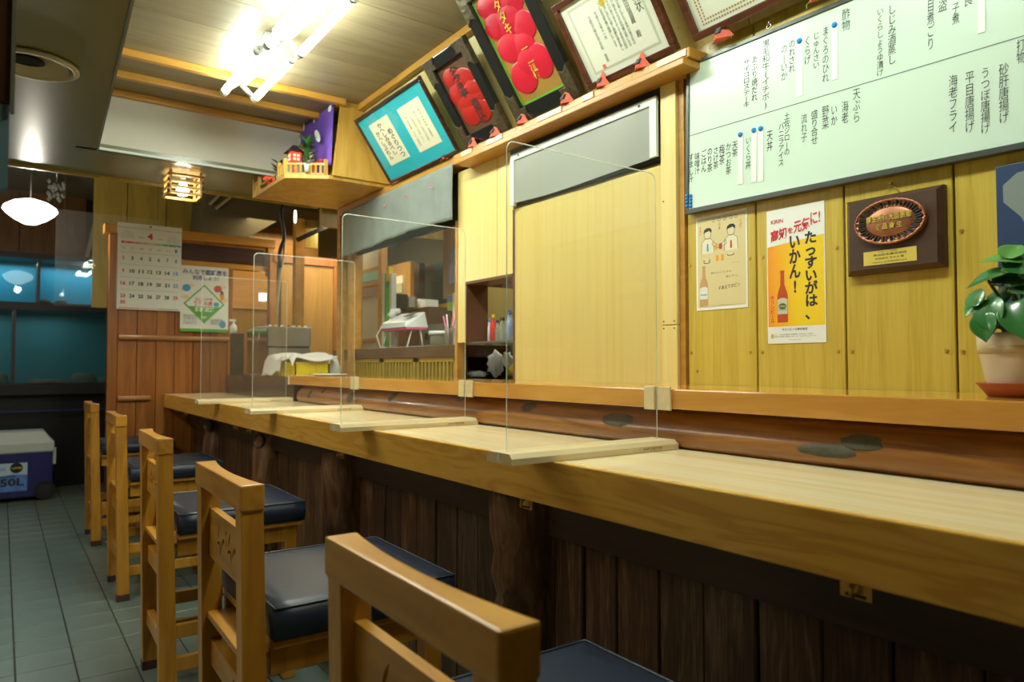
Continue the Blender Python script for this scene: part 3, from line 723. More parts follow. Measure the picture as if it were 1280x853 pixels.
MB().add([(a[0],a[1]-.0008,-.0034),(b[0],b[1]-.0008,-.0034),(b[0],b[1]+.0008,-.0034),(a[0],a[1]+.0008,-.0034)],[(0,1,2,3)]).build('rule_line', ink_soft, wbd, local=True, fix=False)
cols = [('黒毛和牛(イチボ)',955,51,960,136,11),('あぶり焼だれ',943,70,943.7,126,9),('サイコロステーキ',932.5,75,934,134,9),
 ('のーいか',980,57,981,100,9),('のれされ',989.6,51,991,90,9),('くらげ',1009,46,1011,80,9),('じゅんさい',1020,41,1021,85,9),('まぐろのひれ',1030.6,34,1034,102,10),
 ('酢物',1057,11,1058.4,38,12),('いくらしょうゆ漬け',1099.5,11.5,1101,95,10),('しじみ酒蒸し',1114,6.6,1116,80,12),('目煮ごり',1163.5,0,1163.5,62,11),('盗',1178.5,0,1178.5,14,13),
 ('子煮',1194.7,4,1194.7,30,11),('良',1211,-6,1211,7,12),('天ぷら',1070,111.5,1071.6,152.5,11),('海老',1057,126,1056,154,10),('いか',1043,133,1043,156,9),('野菜',1031,133,1033,161,10),
 ('盛り合せ',1017.5,138,1019,180,10),('流れ子',1004,143,1006.6,177,9),('土佐ジローの',983,141,984.7,193.5,8.5),('バニラアイス',975.5,154,978,207,8),('天丼',961.7,164,963,189,8.5),
 ('いくら丼',935.6,172,935.6,211,8),('天茶',919,177,918.5,196,8),('かつお茶',910.5,179,911,218,8),('梅茶',902.6,180.5,902.6,206,8),('さけ茶',895,184,895,211,7.5),('のり茶',887.5,185.6,887.5,215,7.5),
 ('ごはん',880,187,880,215,7.5),('味噌汁',871.6,191,871.6,218,7.5),('すまし汁',864,192.5,864,228.6,7),
 ('砂肝唐揚げ',1255,79,1255,154,15),('うつぼ唐揚げ',1232,85,1232,167,14),('平目唐揚げ',1212,90,1212.6,165.6,14),('海老フライ',1192,93.5,1191,165.6,13),('打物',1276,49,1276.5,79,13)]
for s_, xa, ya, xb, yb, wd in cols:
    p0 = wl((xa+xb)/2-wd/2, (ya+yb)/2); p1 = wl((xa+xb)/2+wd/2, (ya+yb)/2); q0 = wl(xa, ya); q1 = wl(xb, yb)
    mb = MB(); letter(mb, vert(s_), p0[0]+.08*(p1[0]-p0[0]), q1[1], p1[0]-.08*(p1[0]-p0[0]), q0[1], -.0033, -.005 if wd > 9.5 else 0.0)
    mb.build('lettering', ink if s_ in ('砂肝唐揚げ','うつぼ唐揚げ','平目唐揚げ','海老フライ','土佐ジローの','まぐろのひれ','しじみ酒蒸し') else MATS['ink_grey'] if s_ in ('のーいか','流れ子') else ink, wbd, local=True, fix=False)
tape0 = [((1043.7,32),(1047,98.5),8,1,'white paper strip hanging from a blue magnet beside the vinegared dish heading on the whiteboard'),((1000,52),(1001,120),8,1,'white paper strip and blue magnet left of the jellyfish line on the whiteboard'),((1227,-6),(1228,41),10,0,'white paper strip at the top right of the whiteboard, no magnet in view'),
 ((926,168.5),(928,230),6.5,1,'leftmost paper strip with blue magnet in the lower half of the whiteboard'),((943,163),(942.5,228),6.5,1,'middle paper strip with blue magnet in the lower half of the whiteboard'),((951.5,161),(953.3,227),6.5,1,'rightmost paper strip with blue magnet in the lower half of the whiteboard')]
for (a, b, wd, mg, lab) in tape0:
    qa = wl(a[0]-wd/2, a[1]); qb = wl(a[0]+wd/2, a[1]); qc = wl(*b)
    O = WM[wbd.name] @ Vector(((qa[0]+qb[0])/2, qc[1], -.004))
    f = frame('paper_strip', lab, 'paper strip', O, Uw, Vw, 'paper strips on the whiteboard'); hw = (qb[0]-qa[0])/2; L = qa[1]-qc[1]
    MB().box(-hw,0,.0006,hw,L,.0014).build('strip', tape_m, f, local=True)
    if mg: MB().lathe([(0,.0065),(.005,.006),(.0065,.003),(.0065,.0012)], (0,L-.002,0), 14).build('magnet', magnet_m, f, local=True)
for i in range(8):
    px = 859.3+(i % 2)*4.6; py = 245+(i//2)*4.3
    p = onP(px, py, PB+NB*(-.004), NB)
    f = frame('round_magnet', 'blue magnet in the whiteboard corner cluster, %s row, %s one' % (['top','second','third','bottom'][i//2], ['left','right'][i % 2]), 'magnet', p, Uw, Vw, 'blue magnets in the whiteboard corner')
    MB().lathe([(0,.006),(.0038,.0055),(.0048,.003),(.0048,.0)], (0,0,0), 12).build('cap', magnet_m, f, local=True)
# screw eye on the top of the whiteboard
p = onX(961,30,1.515)
MB().tube([(p.x+.01,p.y,p.z+.012),(p.x,p.y,p.z+.012),(p.x,p.y,p.z)]+[(p.x,p.y+.006*sin(k*pi/4),p.z-.006+.006*cos(k*pi/4)) for k in range(9)], .0014, 6).build('screw_eye', plain('steel_hook',(.6,.6,.55),.25,metal=1), wr)

# ================================================================== POSTERS, PLAQUE, PICTURE ON THE PANELS
def flat(name, label, cat, tlp, brp, X, mat, th=.0012, group=None, back=.0):
    a = onX(*tlp, X); b = onX(*brp, X); W = a.y-b.y; Hh = a.z-b.z
    f = frame(name, label, cat, (X, a.y, b.z), U_, V_, group)
    MB().box(0,0,-th,W,Hh,0).build('sheet', mat, f, local=True)
    return f, W, Hh
# beer poster (yellow)
f, W, Hh = flat('beer_poster', 'tall yellow and white beer poster with red bottle and big black lettering', 'poster', (958,265), (1033,428), WX-.0015, white_m)
z = .0006
MB().add([(.013*W,.125*Hh,.0003),(.985*W,.125*Hh,.0003),(.985*W,.765*Hh,.0003),(.013*W,.725*Hh,.0003)],[(0,1,2,3)]).build('yellow_field', None or kirin_bg, f, local=True, fix=False)
# printed orange fade at the left side
nt = kirin_bg.node_tree; tc = nt.nodes.new('ShaderNodeTexCoord'); sp = nt.nodes.new('ShaderNodeSeparateXYZ'); cr = nt.nodes.new('ShaderNodeValToRGB')
cr.color_ramp.elements[0].color = (.86,.30,.008,1); cr.color_ramp.elements[1].color = (.86,.60,.012,1); cr.color_ramp.elements[1].position = .55
nt.links.new(tc.outputs['Generated'], sp.inputs[0]); nt.links.new(sp.outputs[0], cr.inputs[0]); nt.links.new(cr.outputs[0], nt.nodes['Principled BSDF'].inputs['Base Color'])
def LT(mat, items, par):
    mb = MB()
    for it in items: letter(mb, *it)
    return mb.build('lettering', mat, par, local=True, fix=False)
LT(ink_red, [('KIRIN',.085*W,.895*Hh,.30*W,.925*Hh,z,.02),('高知',.075*W,.765*Hh,.36*W,.855*Hh,z,.03,.12),('を',.375*W,.805*Hh,.475*W,.850*Hh,z,.02,.12),('元気',.485*W,.805*Hh,.76*W,.90*Hh,z,.03,.12),('に!',.77*W,.845*Hh,.93*W,.935*Hh,z,.02,.12),
    (vert('キリンビール'),.055*W,.155*Hh,.135*W,.36*Hh,z,.015)], f)
LT(ink, [(vert('たっすいがは、'),.66*W,.165*Hh,.88*W,.80*Hh,z,.035),(vert('いかん!'),.40*W,.365*Hh,.60*W,.785*Hh,z,.035),('キリンビール株式会社',.26*W,.092*Hh,.70*W,.112*Hh,z,.01)], f)
LT(ink_soft, [('ストップ!未成年者飲酒・飲酒運転。お酒は楽しく適量で。',.12*W,.060*Hh,.80*W,.070*Hh,z),('妊娠中や授乳期の飲酒はやめましょう。のんだあとはリサイクル。',.12*W,.045*Hh,.85*W,.055*Hh,z),('www.kirin.co.jp',.38*W,.022*Hh,.58*W,.030*Hh,z)], f)
def bottle_print(par, cx, y0, h, wd, body, lab):
    prof = [(0,.0),(.5,.0),(.5,.52),(.40,.60),(.20,.72),(.17,.94),(.20,.95),(.20,1.0),(0,1.0)]
    pts = [(cx+x*wd, y0+yy*h) for x, yy in prof[1:-1]]+[(cx-x*wd, y0+yy*h) for x, yy in prof[1:-1]][::-1]
    MB().add([(x,y,.0006) for x,y in pts],[tuple(range(len(pts)))]).build('printed_bottle', body, par, local=True, fix=False)
    MB().add([(x,y,.0009) for x,y in [(cx-.47*wd,y0+.16*h),(cx+.47*wd,y0+.16*h),(cx+.47*wd,y0+.44*h),(cx+.2*wd,y0+.47*h),(cx-.2*wd,y0+.47*h),(cx-.47*wd,y0+.44*h)]],[tuple(range(6))]).build('printed_label', lab, par, local=True, fix=False)
bottle_print(f, .275*W, .155*Hh, .385*Hh, .185*W, bottle_red, plain('label_cream',(.55,.55,.42),.4))
MB().add([(x,y,.0011) for x,y in oval(.275*W,.275*Hh,.07*W,.022*Hh)],[tuple(range(24))]).build('printed_emblem', plain('label_green',(.06,.12,.07),.4), f, local=True, fix=False)
LT(gold_m, [('KIRIN',.22*W,.268*Hh,.33*W,.282*Hh,.0013,.02)], f)
LT(ink, [('LAGER BEER',.20*W,.245*Hh,.35*W,.254*Hh,.0013,.01)], f)
MB().add([(x,y,.0006) for x,y in oval(.085*W,.055*Hh,.025*W,.018*Hh)],[tuple(range(24))]).build('printed_emblem', gold_m, f, local=True, fix=False)
# tan poster with two men toasting
f, W, Hh = flat('beer_poster', 'tan beer poster with two line-drawn men toasting over a printed bottle', 'poster', (870,273), (935,384), WX-.0015, white_m)
MB().box(.03*W,.03*Hh,0,.97*W,.975*Hh,.0003).build('tan_field', asahi_bg, f, local=True)
def blob(par, pts, mat, z, nm='print'): return MB().add([(x*W,y*Hh,z) for x,y in pts],[tuple(range(len(pts)))]).build(nm, mat, par, local=True, fix=False)
skin = plain('print_skin', (.74,.64,.40), .5); 
for s, cx in ((1,.24),(-1,.70)):
    blob(f, oval(cx,.80,.070,.050), skin, .0005, 'printed_face')
    hair = [(cx-.085,.815),(cx-.07,.85),(cx-.02,.868),(cx+.05,.865),(cx+.085,.84),(cx+.075,.81),(cx+.03,.835),(cx-.04,.825)]
    blob(f, hair, ink, .0007, 'printed_hair')
    body = [(cx-.13,.60),(cx-.12,.72),(cx-.05,.755),(cx+.05,.755),(cx+.12,.72),(cx+.13,.60)]
    blob(f, body, MATS['poster_tan'] if 0 else plain('print_shirt',(.76,.72,.52),.5), .0004, 'printed_shirt')
    blob(f, [(cx+s*.10,.715),(cx+s*.24,.66),(cx+s*.235,.64),(cx+s*.09,.675)], MATS['print_shirt'], .0006, 'printed_arm')
    blob(f, [(cx-.02,.62),(cx+.02,.62),(cx+.015,.70),(cx-.015,.70)], blue_p if s==1 else bottle_red, .0007, 'printed_tie')
    # outline strokes
    ln = MB()
    for pts, cl in ((oval(cx,.80,.070,.050),1),(body,0),([(cx+s*.10,.715),(cx+s*.24,.66),(cx+s*.235,.64),(cx+s*.09,.675)],1)):
        q = pts+([pts[0]] if cl else [])
        for a, b in zip(q[:-1], q[1:]): ln.bar((a[0]*W,a[1]*Hh,.0008),(b[0]*W,b[1]*Hh,.0008),.0009,.0003,(0,0,1))
    ln.build('drawn_lines', skin_print, f, local=True)
for gx in (.42,.50,.42,.50):
    pass
for gx, gy, mt in ((.41,.655,orange_p),(.50,.655,bottle_red),(.43,.535,orange_p),(.53,.535,orange_p)):
    blob(f, [(gx-.025,gy-.03),(gx+.025,gy-.03),(gx+.03,gy+.03),(gx-.03,gy+.03)], mt, .0009, 'printed_glass')
for cx, cy in ((.22,.525),(.69,.555),(.22,.505)): blob(f, oval(cx,cy,.07,.014), skin_print, .0006, 'printed_plate'); blob(f, oval(cx,cy+.004,.055,.010), skin, .0008, 'printed_dish')
for k, cx in enumerate((.36,.47,.58,.70,.80)): blob(f, oval(cx,.935,.03,.018), skin_print, .0006, 'printed_lamp'); blob(f, oval(cx,.935,.024,.013), asahi_bg, .0008, 'printed_lamp')
bottle_print(f, .155*W, .05*Hh, .42*Hh, .17*W, plain('print_bottle_tan',(.55,.33,.14),.4), plain('label_white',(.74,.76,.70),.4))
LT(ink_blue, [('Asahi',.09*W,.155*Hh,.22*W,.175*Hh,.0011,.02)], f)
LT(ink_red, [(vert('うまい'),.07*W,.80*Hh,.11*W,.895*Hh,z,.01),(vert('うま'),.455*W,.83*Hh,.50*W,.90*Hh,z,.01),(vert('いっぱい'),.86*W,.81*Hh,.905*W,.90*Hh,z,.01)], f)
LT(ink_soft, [('飲みたいときの',.30*W,.375*Hh,.70*W,.395*Hh,z),('旨いやつ。',.60*W,.32*Hh,.83*W,.345*Hh,z),('お酒は20歳になってから。飲酒運転は法律で禁じられています。',.08*W,.035*Hh,.92*W,.044*Hh,z),('詳しくはこちら',.72*W,.463*Hh,.86*W,.472*Hh,z)], f)
LT(ink, [('ドあえてのビン',.46*W,.21*Hh,.86*W,.25*Hh,z,.01,.08)], f)
MB().add([(x,y,.0006) for x,y in oval(.09*W,.045*Hh,.02*W,.012*Hh)],[tuple(range(24))]).build('printed_emblem', gold_m, f, local=True, fix=False)

# plaque
a = onX(1057,253,WX-.02); b = onX(1180,333,WX-.02); W = a.y-b.y; Hh = a.z-b.z
f = frame('award_plaque', 'dark wooden award plaque with an oval copper relief and brass plate', 'plaque', (WX, a.y, b.z), U_, V_)
bb = .010
pr_ = [(0,0,0),(W,0,0),(W,Hh,0),(0,Hh,0),(0,0,.014),(W,0,.014),(W,Hh,.014),(0,Hh,.014),(bb,bb,.024),(W-bb,bb,.024),(W-bb,Hh-bb,.024),(bb,Hh-bb,.024)]
MB().add(pr_, [(0,3,2,1),(0,1,5,4),(1,2,6,5),(2,3,7,6),(3,0,4,7),(4,5,9,8),(5,6,10,9),(6,7,11,10),(7,4,8,11),(8,9,10,11)]).build('board', plaque_wood, f, local=True)
cx, cy, ra, rb = .50*W, .635*Hh, .37*W, .285*Hh
md = MB(); prof = [(1.0,0),(1.0,.004),(.97,.008),(.92,.009),(.88,.005),(.80,.003),(.70,.004),(.66,.007),(.60,.009),(0,.010)]
n = 96; vs = []
for k, (r, h) in enumerate(prof):
    for i in range(n):
        wv = 0.0016*(1 if (i//2) % 2 else -1) if 2 <= k <= 5 else 0
        th = 2*pi*i/n; vs.append((cx+ra*r*cos(th), cy+rb*r*sin(th), .024+h+wv))
md.add(vs, [(j*n+i,j*n+(i+1)%n,(j+1)*n+(i+1)%n,(j+1)*n+i) for j in range(len(prof)-1) for i in range(n)], True)
md.build('relief', copper, f, local=True)
rp = [(cx+ra*.965*cos(2*pi*i/80), cy+rb*.965*sin(2*pi*i/80), .033+.0008*sin(i*2.6)) for i in range(81)]
MB().tube(rp, .0026, 6, [.0022+.0009*(i % 2) for i in range(81)]).build('rope_rim', copper, f, local=True)
sp_ = MB()
for i in range(44):
    th = 2*pi*i/44; c1 = (cx+ra*.70*cos(th), cy+rb*.70*sin(th), .0295); c2 = (cx+ra*.90*cos(th+.05), cy+rb*.90*sin(th+.05), .031)
    sp_.bar(c1, c2, .0020, .0050)
tag(sp_.build('radial_ribs', plain('dark_patina',(.07,.075,.08),.4,metal=.6), f, local=True), kind='stuff')
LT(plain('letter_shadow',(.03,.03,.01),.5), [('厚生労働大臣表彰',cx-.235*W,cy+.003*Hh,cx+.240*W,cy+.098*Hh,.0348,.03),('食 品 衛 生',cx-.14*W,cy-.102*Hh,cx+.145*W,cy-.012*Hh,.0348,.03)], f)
LT(gold_m, [('厚生労働大臣表彰',cx-.235*W,cy+.010*Hh,cx+.235*W,cy+.095*Hh,.0352,.015),('食 品 衛 生',cx-.14*W,cy-.095*Hh,cx+.14*W,cy-.015*Hh,.0352,.015)], f)
MB().box(.205*W,.105*Hh,.0241,.755*W,.285*Hh,.0252).build('brass_plate', brass_plate, f, local=True)
LT(MATS['ink_black'], [('平成二十年度',.36*W,.258*Hh,.56*W,.273*Hh,.0256),('食品衛生優良施設',.31*W,.215*Hh,.66*W,.245*Hh,.0256),('有限会社 タタキ 殿',.33*W,.170*Hh,.63*W,.195*Hh,.0256),('社団法人 日本食品衛生協会',.30*W,.125*Hh,.66*W,.145*Hh,.0256)], f)
MB().tube([(.36*W,Hh-.004,.004),(.46*W,Hh+.024,.004),(.58*W,Hh-.004,.004)], .0008, 5).build('hanging_wire', brass, f, local=True)
MB().cyl((.46*W,Hh+.026,-.001),(.46*W,Hh+.026,.012),.002,n=8).build('nail', brass, f, local=True)
# dark blue picture at the right edge
a = onX(1244,209,WX-.012)
f = frame('blue_picture', 'dark blue picture with a pale grey shape at the right edge behind the plant', 'picture', (WX-.001, a.y, 1.16), U_, V_)
Hh = a.z-1.16; W = .30
MB().box(0,0,0,W,Hh,.010).build('panel', navy_pic, f, local=True, bevel=.001)
MB().add([(x,y,.0106) for x,y in [(.012,Hh*.86),(.035,Hh*.93),(.12,Hh*.97),(.25,Hh*.93),(.25,Hh*.1),(.12,Hh*.15),(.065,Hh*.40),(.040,Hh*.62),(.012,Hh*.74)]],[tuple(range(9))]).build('grey_shape', grey_pic, f, local=True, fix=False)

# ================================================================== FRAMED PICTURES ON THE LEDGE
LEAN = .7; ca = 1/sqrt(1+LEAN*LEAN); sa = LEAN*ca
UF = Vector((0,-1,0)); VF = Vector((-sa,0,ca)); NF = UF.cross(VF)
def leanframe(name, label, cat, yl, yr, H):
    return frame(name, label, cat, (1.500, yl, 1.921), UF, VF), yl-yr, H
def moulding(par, W, Hh, wd, dep, mat, nm='frame', bev=.003):
    MB().box(0,0,-dep,W,wd,0).box(0,Hh-wd,-dep,W,Hh,0).box(0,wd,-dep,wd,Hh-wd,0).box(W-wd,wd,-dep,W,Hh-wd,0).build(nm, mat, par, local=True, bevel=bev)
# teal frame with two calligraphy sheets
f, W, Hh = leanframe('picture_frame', 'thin dark frame with teal mount holding two calligraphy sheets', 'picture frame', 3.085, 2.455, .330)
moulding(f, W, Hh, .014, .016, frame_dark)
MB().box(.012,.012,-.012,W-.012,Hh-.012,-.008).build('mount', teal_mat, f, local=True)
MB().box(.012,.012,-.006,W-.012,Hh-.012,-.005).build('glass_pane', glassy('picture_glass',(1,1,1),1.3,.01), f, local=True)
nF = NF
Mi2 = WM[f.name].inverted()
def fl_(px, py, Mi=None): q = (Mi or Mi2) @ onP(px, py, (1.500,0,1.921), nF); return q.x, q.y
for quad, tx, mt, bd in (([(459.5,157.5),(482,144.5),(510,197),(488,208.5)], ['めめつ','ぶれ','かへし','かさん'], ink, .01),([(494.5,137),(521,122),(550,178.5),(524,192)], ['三年春','大歩危峡','山河あり','土佐の旅'], ink_soft, -.008)):
    q = [fl_(*p) for p in quad]; x0 = min(q[0][0],q[3][0]); x1 = max(q[1][0],q[2][0]); y0 = (q[2][1]+q[3][1])/2; y1 = (q[0][1]+q[1][1])/2
    MB().box(x0,y0,-.008,x1,y1,-.0065).build('paper', cream_paper, f, local=True)
    if mt is ink: its = [(vert('かへしぶれん'),x0+.10*(x1-x0),y0+.12*(y1-y0),x0+.30*(x1-x0),y0+.80*(y1-y0),-.0062,.02),(vert('かへしみるべし'),x0+.36*(x1-x0),y0+.18*(y1-y0),x0+.58*(x1-x0),y1-.06*(y1-y0),-.0062,.02),(vert('めぐりつつ'),x0+.66*(x1-x0),y0+.06*(y1-y0),x0+.88*(x1-x0),y0+.74*(y1-y0),-.0062,.02)]
    else: its = [(vert(s), x0+(.14+.2*i)*(x1-x0), y0+(.12+.05*(i%2))*(y1-y0), x0+(.22+.2*i)*(x1-x0), y0+(.84-.06*(i%2))*(y1-y0), -.0062, bd) for i, s in enumerate(['土佐の宿','山河あり','大歩危峡','三年春'])]
    LT(mt, its, f)
# two frames with red figures
def redframe(label, yl, yr, Hh, fwid, mount, sil, edge, words, wcol, shp):
    f, W, Hh = leanframe('picture_frame', label, 'picture frame', yl, yr, Hh)
    moulding(f, W, Hh, fwid, .022, black_fr)
    cw = fwid*1.75; fw_ = fwid*.92
    for x, sx in ((0,1),(W,-1)):
        for y, sy in ((0,1),(Hh,-1)):
            pts = [(x-sx*.002,y-sy*.002),(x+sx*cw,y-sy*.002),(x+sx*cw*.82,y+sy*fw_*.55),(x+sx*cw*.90,y+sy*fw_),(x+sx*fw_,y+sy*fw_),(x+sx*fw_,y+sy*cw*1.15),(x+sx*fw_*.55,y+sy*cw*1.05),(x-sx*.002,y+sy*cw*1.3)]
            MB().prism(pts, -.02, .004).build('carved_corner', corner_m, f, local=True, bevel=.003)
    MB().box(fwid-.004,fwid-.004,-.018,W-fwid+.004,Hh-fwid+.004,-.014).build('mount', mount, f, local=True)
    if edge:
        e = .006; a, b, c, d = fwid, fwid, W-fwid, Hh-fwid
        MB().box(a,b,-.014,a+e,d,-.012).box(a,b,-.014,c,b+e,-.012).build('green_liner', green_edge, f, local=True)
    iw = W-2*fwid; ih = Hh-2*fwid
    for k, (cx, cy, ra, rb) in enumerate(shp):
        MB().lathe([(0,.0034),(.90,.0030),(.96,.0020),(1,0)], (0,0,0), 28).build('red_petal', sil, f, local=True)
        o = kids(f)[-1]; o.data = o.data.copy()
        for v in o.data.vertices: v.co = (fwid+iw*cx+v.co.x*ra*iw, fwid+ih*cy+v.co.y*rb*ih, -.0135+v.co.z+.0001*k)
    LT(wcol, [(vert(s), fwid+x0*iw, fwid+y0*ih, fwid+x1*iw, fwid+y1*ih, -.0075, .015) for s, x0, y0, x1, y1 in words], f)
    return f
redframe('small black frame with a red embossed figure and black characters', 2.392, 2.102, .355, .045, brown_mount, red_sil, False,
    [('タタキ亭',.36,.48,.60,.94),('高知酒樓',.54,.06,.76,.42)], ink, [(.32,.80,.26,.14),(.62,.70,.32,.16),(.28,.55,.28,.17),(.72,.52,.26,.15),(.50,.40,.44,.15),(.36,.24,.30,.17),(.70,.22,.28,.17)])
redframe('large black frame with a crimson embossed figure, gold characters and green liner', 2.040, 1.702, .475, .050, gold_mount, red_sil2, True,
    [('タタキ',.40,.60,.54,.90),('一 酒樓',.52,.16,.66,.44)], gold_m, [(.34,.90,.32,.11),(.74,.84,.24,.14),(.24,.72,.24,.12),(.52,.70,.30,.13),(.76,.60,.23,.13),(.32,.50,.28,.13),(.58,.46,.24,.11),(.30,.22,.27,.15),(.74,.28,.24,.16),(.52,.32,.22,.12)])
# certificates
def cert(label, yl, yr, Hh, mould, title, body, dots):
    f, W, Hh = leanframe('certificate_frame', label, 'certificate', yl, yr, Hh)
    moulding(f, W, Hh, .020, .020, mould)
    MB().box(.018,.018,-.014,W-.018,Hh-.018,-.010).build('paper', cert_paper, f, local=True)
    a, b = .045, .035
    MB().box(a,b,-.010,W-a,Hh-b,-.0096).build('border', dots_m if dots else cert_border, f, local=True)
    if dots:
        dm = MB(); bpy.data.objects.remove(kids(f)[-1])
        for row in (0, 1):
            aa = a-.004+row*.010; b2 = b-.004+row*.010
            for k in range(int((W-2*aa)/.0085)):
                for yy in (b2, Hh-b2): dm.add([(x,y,-.0094) for x,y in oval(aa+k*.0085,yy,.0034,.0030,8)],[tuple(range(8))])
            for k in range(1, int((Hh-2*b2)/.0085)):
                for xx_ in (aa, W-aa): dm.add([(x,y,-.0094) for x,y in oval(xx_,b2+k*.0085,.0030,.0034,8)],[tuple(range(8))])
        tag(dm.build('dotted_border', dots_m, f, local=True, fix=False), kind='stuff')
    e = .008
    if not dots: MB().box(a+e,b+e,-.0096,W-a-e,Hh-b-e,-.0092).build('inner_paper', cert_paper, f, local=True)
    MB().add([(x,y,-.0088) for x,y in oval(W/2,Hh-b-.028,.012,.012)],[tuple(range(24))]).build('crest', gold_m, f, local=True, fix=False)
    it = []
    for s, x0, y0, x1, y1 in title: it.append((vert(s), x0*W, y0*Hh, x1*W, y1*Hh, -.0088, .0))
    LT(ink, it, f)
    LT(ink_soft, [(vert(s), x0*W, y0*Hh, x1*W, y1*Hh, -.0088, .0) for s, x0, y0, x1, y1 in body], f)
    MB().box(.24*W,.15*Hh,-.0092,.275*W,.15*Hh+.035*W,-.0088).build('seal', plain('seal_red',(.60,.16,.10),.6) if 'seal_red' not in MATS else MATS['seal_red'], f, local=True)
body = [('貴店は永年にわたり本市の食文化の',.625,.24,.655,.80),('向上に努められその功績は誠に大き',.58,.24,.61,.80),('いものがありますよって本会の記念',.535,.24,.565,.80),('の大会にあたり深く感謝の意を表し',.49,.24,.52,.80),('ここに記念品を贈り感謝いたします',.445,.30,.475,.80),('平成十五年十一月',.38,.42,.41,.72),('土佐の味を守る会 会長',.30,.20,.335,.72)]
cert('brown framed letter of thanks leaning on the ledge right of the red figures', 1.662, 1.298, .275, frame_red, [('感謝状',.78,.50,.85,.86),('高田酒藏 殿',.69,.28,.735,.72)], body, False)
cert('brown framed certificate with dotted border above the whiteboard, cut by the picture top', 1.240, .62, .42, frame_red, [('表彰状',.80,.5,.86,.86),('高知酒藏 殿',.70,.2,.74,.7)], body, True)
# folded cloth ornaments on the ledge
def ornament(p, s, mat, label):
    t = thing('cloth_ornament', label, 'ornament', p, 'little folded cloth ornaments')
    r = random.Random(int(p[1]*1000)); s *= 1.45; w = .021*s; h = .034*s; d = .018*s
    A_ = (-.001,0,h); F_ = (-d,0,-.004); K_ = (.008,0,0)
    MB().add([(0,w,0),F_,A_,K_,(-.004,w*.62,h*.52)], [(0,1,4),(4,1,2),(0,4,3),(4,2,3),(0,3,1)]).build('left_wing', mat, t, local=True)
    MB().add([(0,-w,0),F_,A_,K_,(-.004,-w*.50,h*.45)], [(0,4,1),(4,2,1),(0,3,4),(4,3,2),(0,1,3)]).build('right_wing', mat, t, local=True)
    MB().add([(-.50*d-.002,-.20*w,h*.50),(-.50*d-.002,.20*w,h*.50),(-.80*d-.002,.22*w,h*.20),(-.80*d-.002,-.22*w,h*.20),(-.35*d,-.20*w,h*.50),(-.35*d,.20*w,h*.50),(-.65*d,.22*w,h*.20),(-.65*d,-.22*w,h*.20)], [(0,1,2,3),(4,7,6,5),(0,4,5,1),(1,5,6,2),(2,6,7,3),(3,7,4,0)]).build('band', band_m, t, local=True)
    MB().tube([(-.004,w*.9,.002),(-.010,w*1.0,-.006),(-.010,w*.95,-.016)], .0010, 5).build('cord', green_edge, t, local=True)
    MB().tube([(-.004,-w*.9,.002),(-.010,-w*1.0,-.006),(-.010,-w*.95,-.012)], .0010, 5).build('cord', green_edge, t, local=True)
orn = [(592,186,1,'coral cloth ornament at the left foot of the small red-figure frame'),(620,173,1.1,'coral cloth ornament under the right corner of the small red-figure frame'),(654,157,1.1,'coral cloth ornament under the left corner of the large crimson-figure frame'),
       (709,130,1.15,'coral cloth ornament under the right corner of the large crimson-figure frame'),(754,112,1.05,'coral cloth ornament under the left part of the letter of thanks'),(803,93,1.1,'coral cloth ornament under the right part of the letter of thanks')]
for px, py, s, lab in orn:
    p = onX(px, py, 1.488); ornament((1.488, p.y, 1.907), s, coral_m, lab)
p = onX(897,66,1.49); ornament((1.512, p.y, 1.900), 1.15, coral_m, 'coral cloth ornament above the left part of the whiteboard')
p = onX(1022,8,1.49); ornament((1.512, p.y, 1.894), 1.15, coral_m, 'coral cloth ornament at the top edge of the picture above the whiteboard')
p = onX(558,206,1.512); ornament((1.512, p.y, 1.926), .8, pink_m, 'pink cloth ornament below the right corner of the teal frame')
p = onX(490,239,1.512); ornament((1.512, p.y, 1.926), .8, pink_m, 'pink cloth ornament below the left corner of the teal frame')
for a, b in (((577,190),(590,184)),((608,176),(628,166)),((672,149),(702,134)),((728,122),(742,116)),((822,82),(858,66))):
    q = onX(*a, 1.477); r_ = onX(*b, 1.477)
    MB().box(1.474, min(q.y,r_.y), 1.884, 1.479, max(q.y,r_.y), 1.902).build('ledge_tag', foot_wood, bpy.data.objects['trim_8'])

# ================================================================== NOREN and plastic sheet
def cloth(name, label, cat, x, y0, y1, ztop, zbot, mat, amp=.006, fr=26, nx=70, nz=14, sag=None):
    vs = []
    for i in range(nx+1):
        for j in range(nz+1):
            u = i/nx; v = j/nz; y = y0+(y1-y0)*u; zt = ztop(u) if callable(ztop) else ztop; zb = zbot(u) if callable(zbot) else zbot
            vs.append((x-amp*v*(sin(u*fr)+.6*sin(u*fr*2.3+1.2)+.35*sin(u*fr*.4+v*5)), y, zt+(zb-zt)*v))
    fs = [(i*(nz+1)+j,(i+1)*(nz+1)+j,(i+1)*(nz+1)+j+1,i*(nz+1)+j+1) for i in range(nx) for j in range(nz)]
    o = MB().add(vs, fs, True).build(name, mat, fix=False)
    so = o.modifiers.new('thickness', 'SOLIDIFY'); so.thickness = .0015
    return tag(o, label, cat)
cloth('noren_curtain', 'short grey cloth noren curtain over the kitchen pass-through', 'curtain', 1.508, 2.515, 3.70, lambda u: 1.893, lambda u: 1.655+.01*sin(u*5), noren_m)
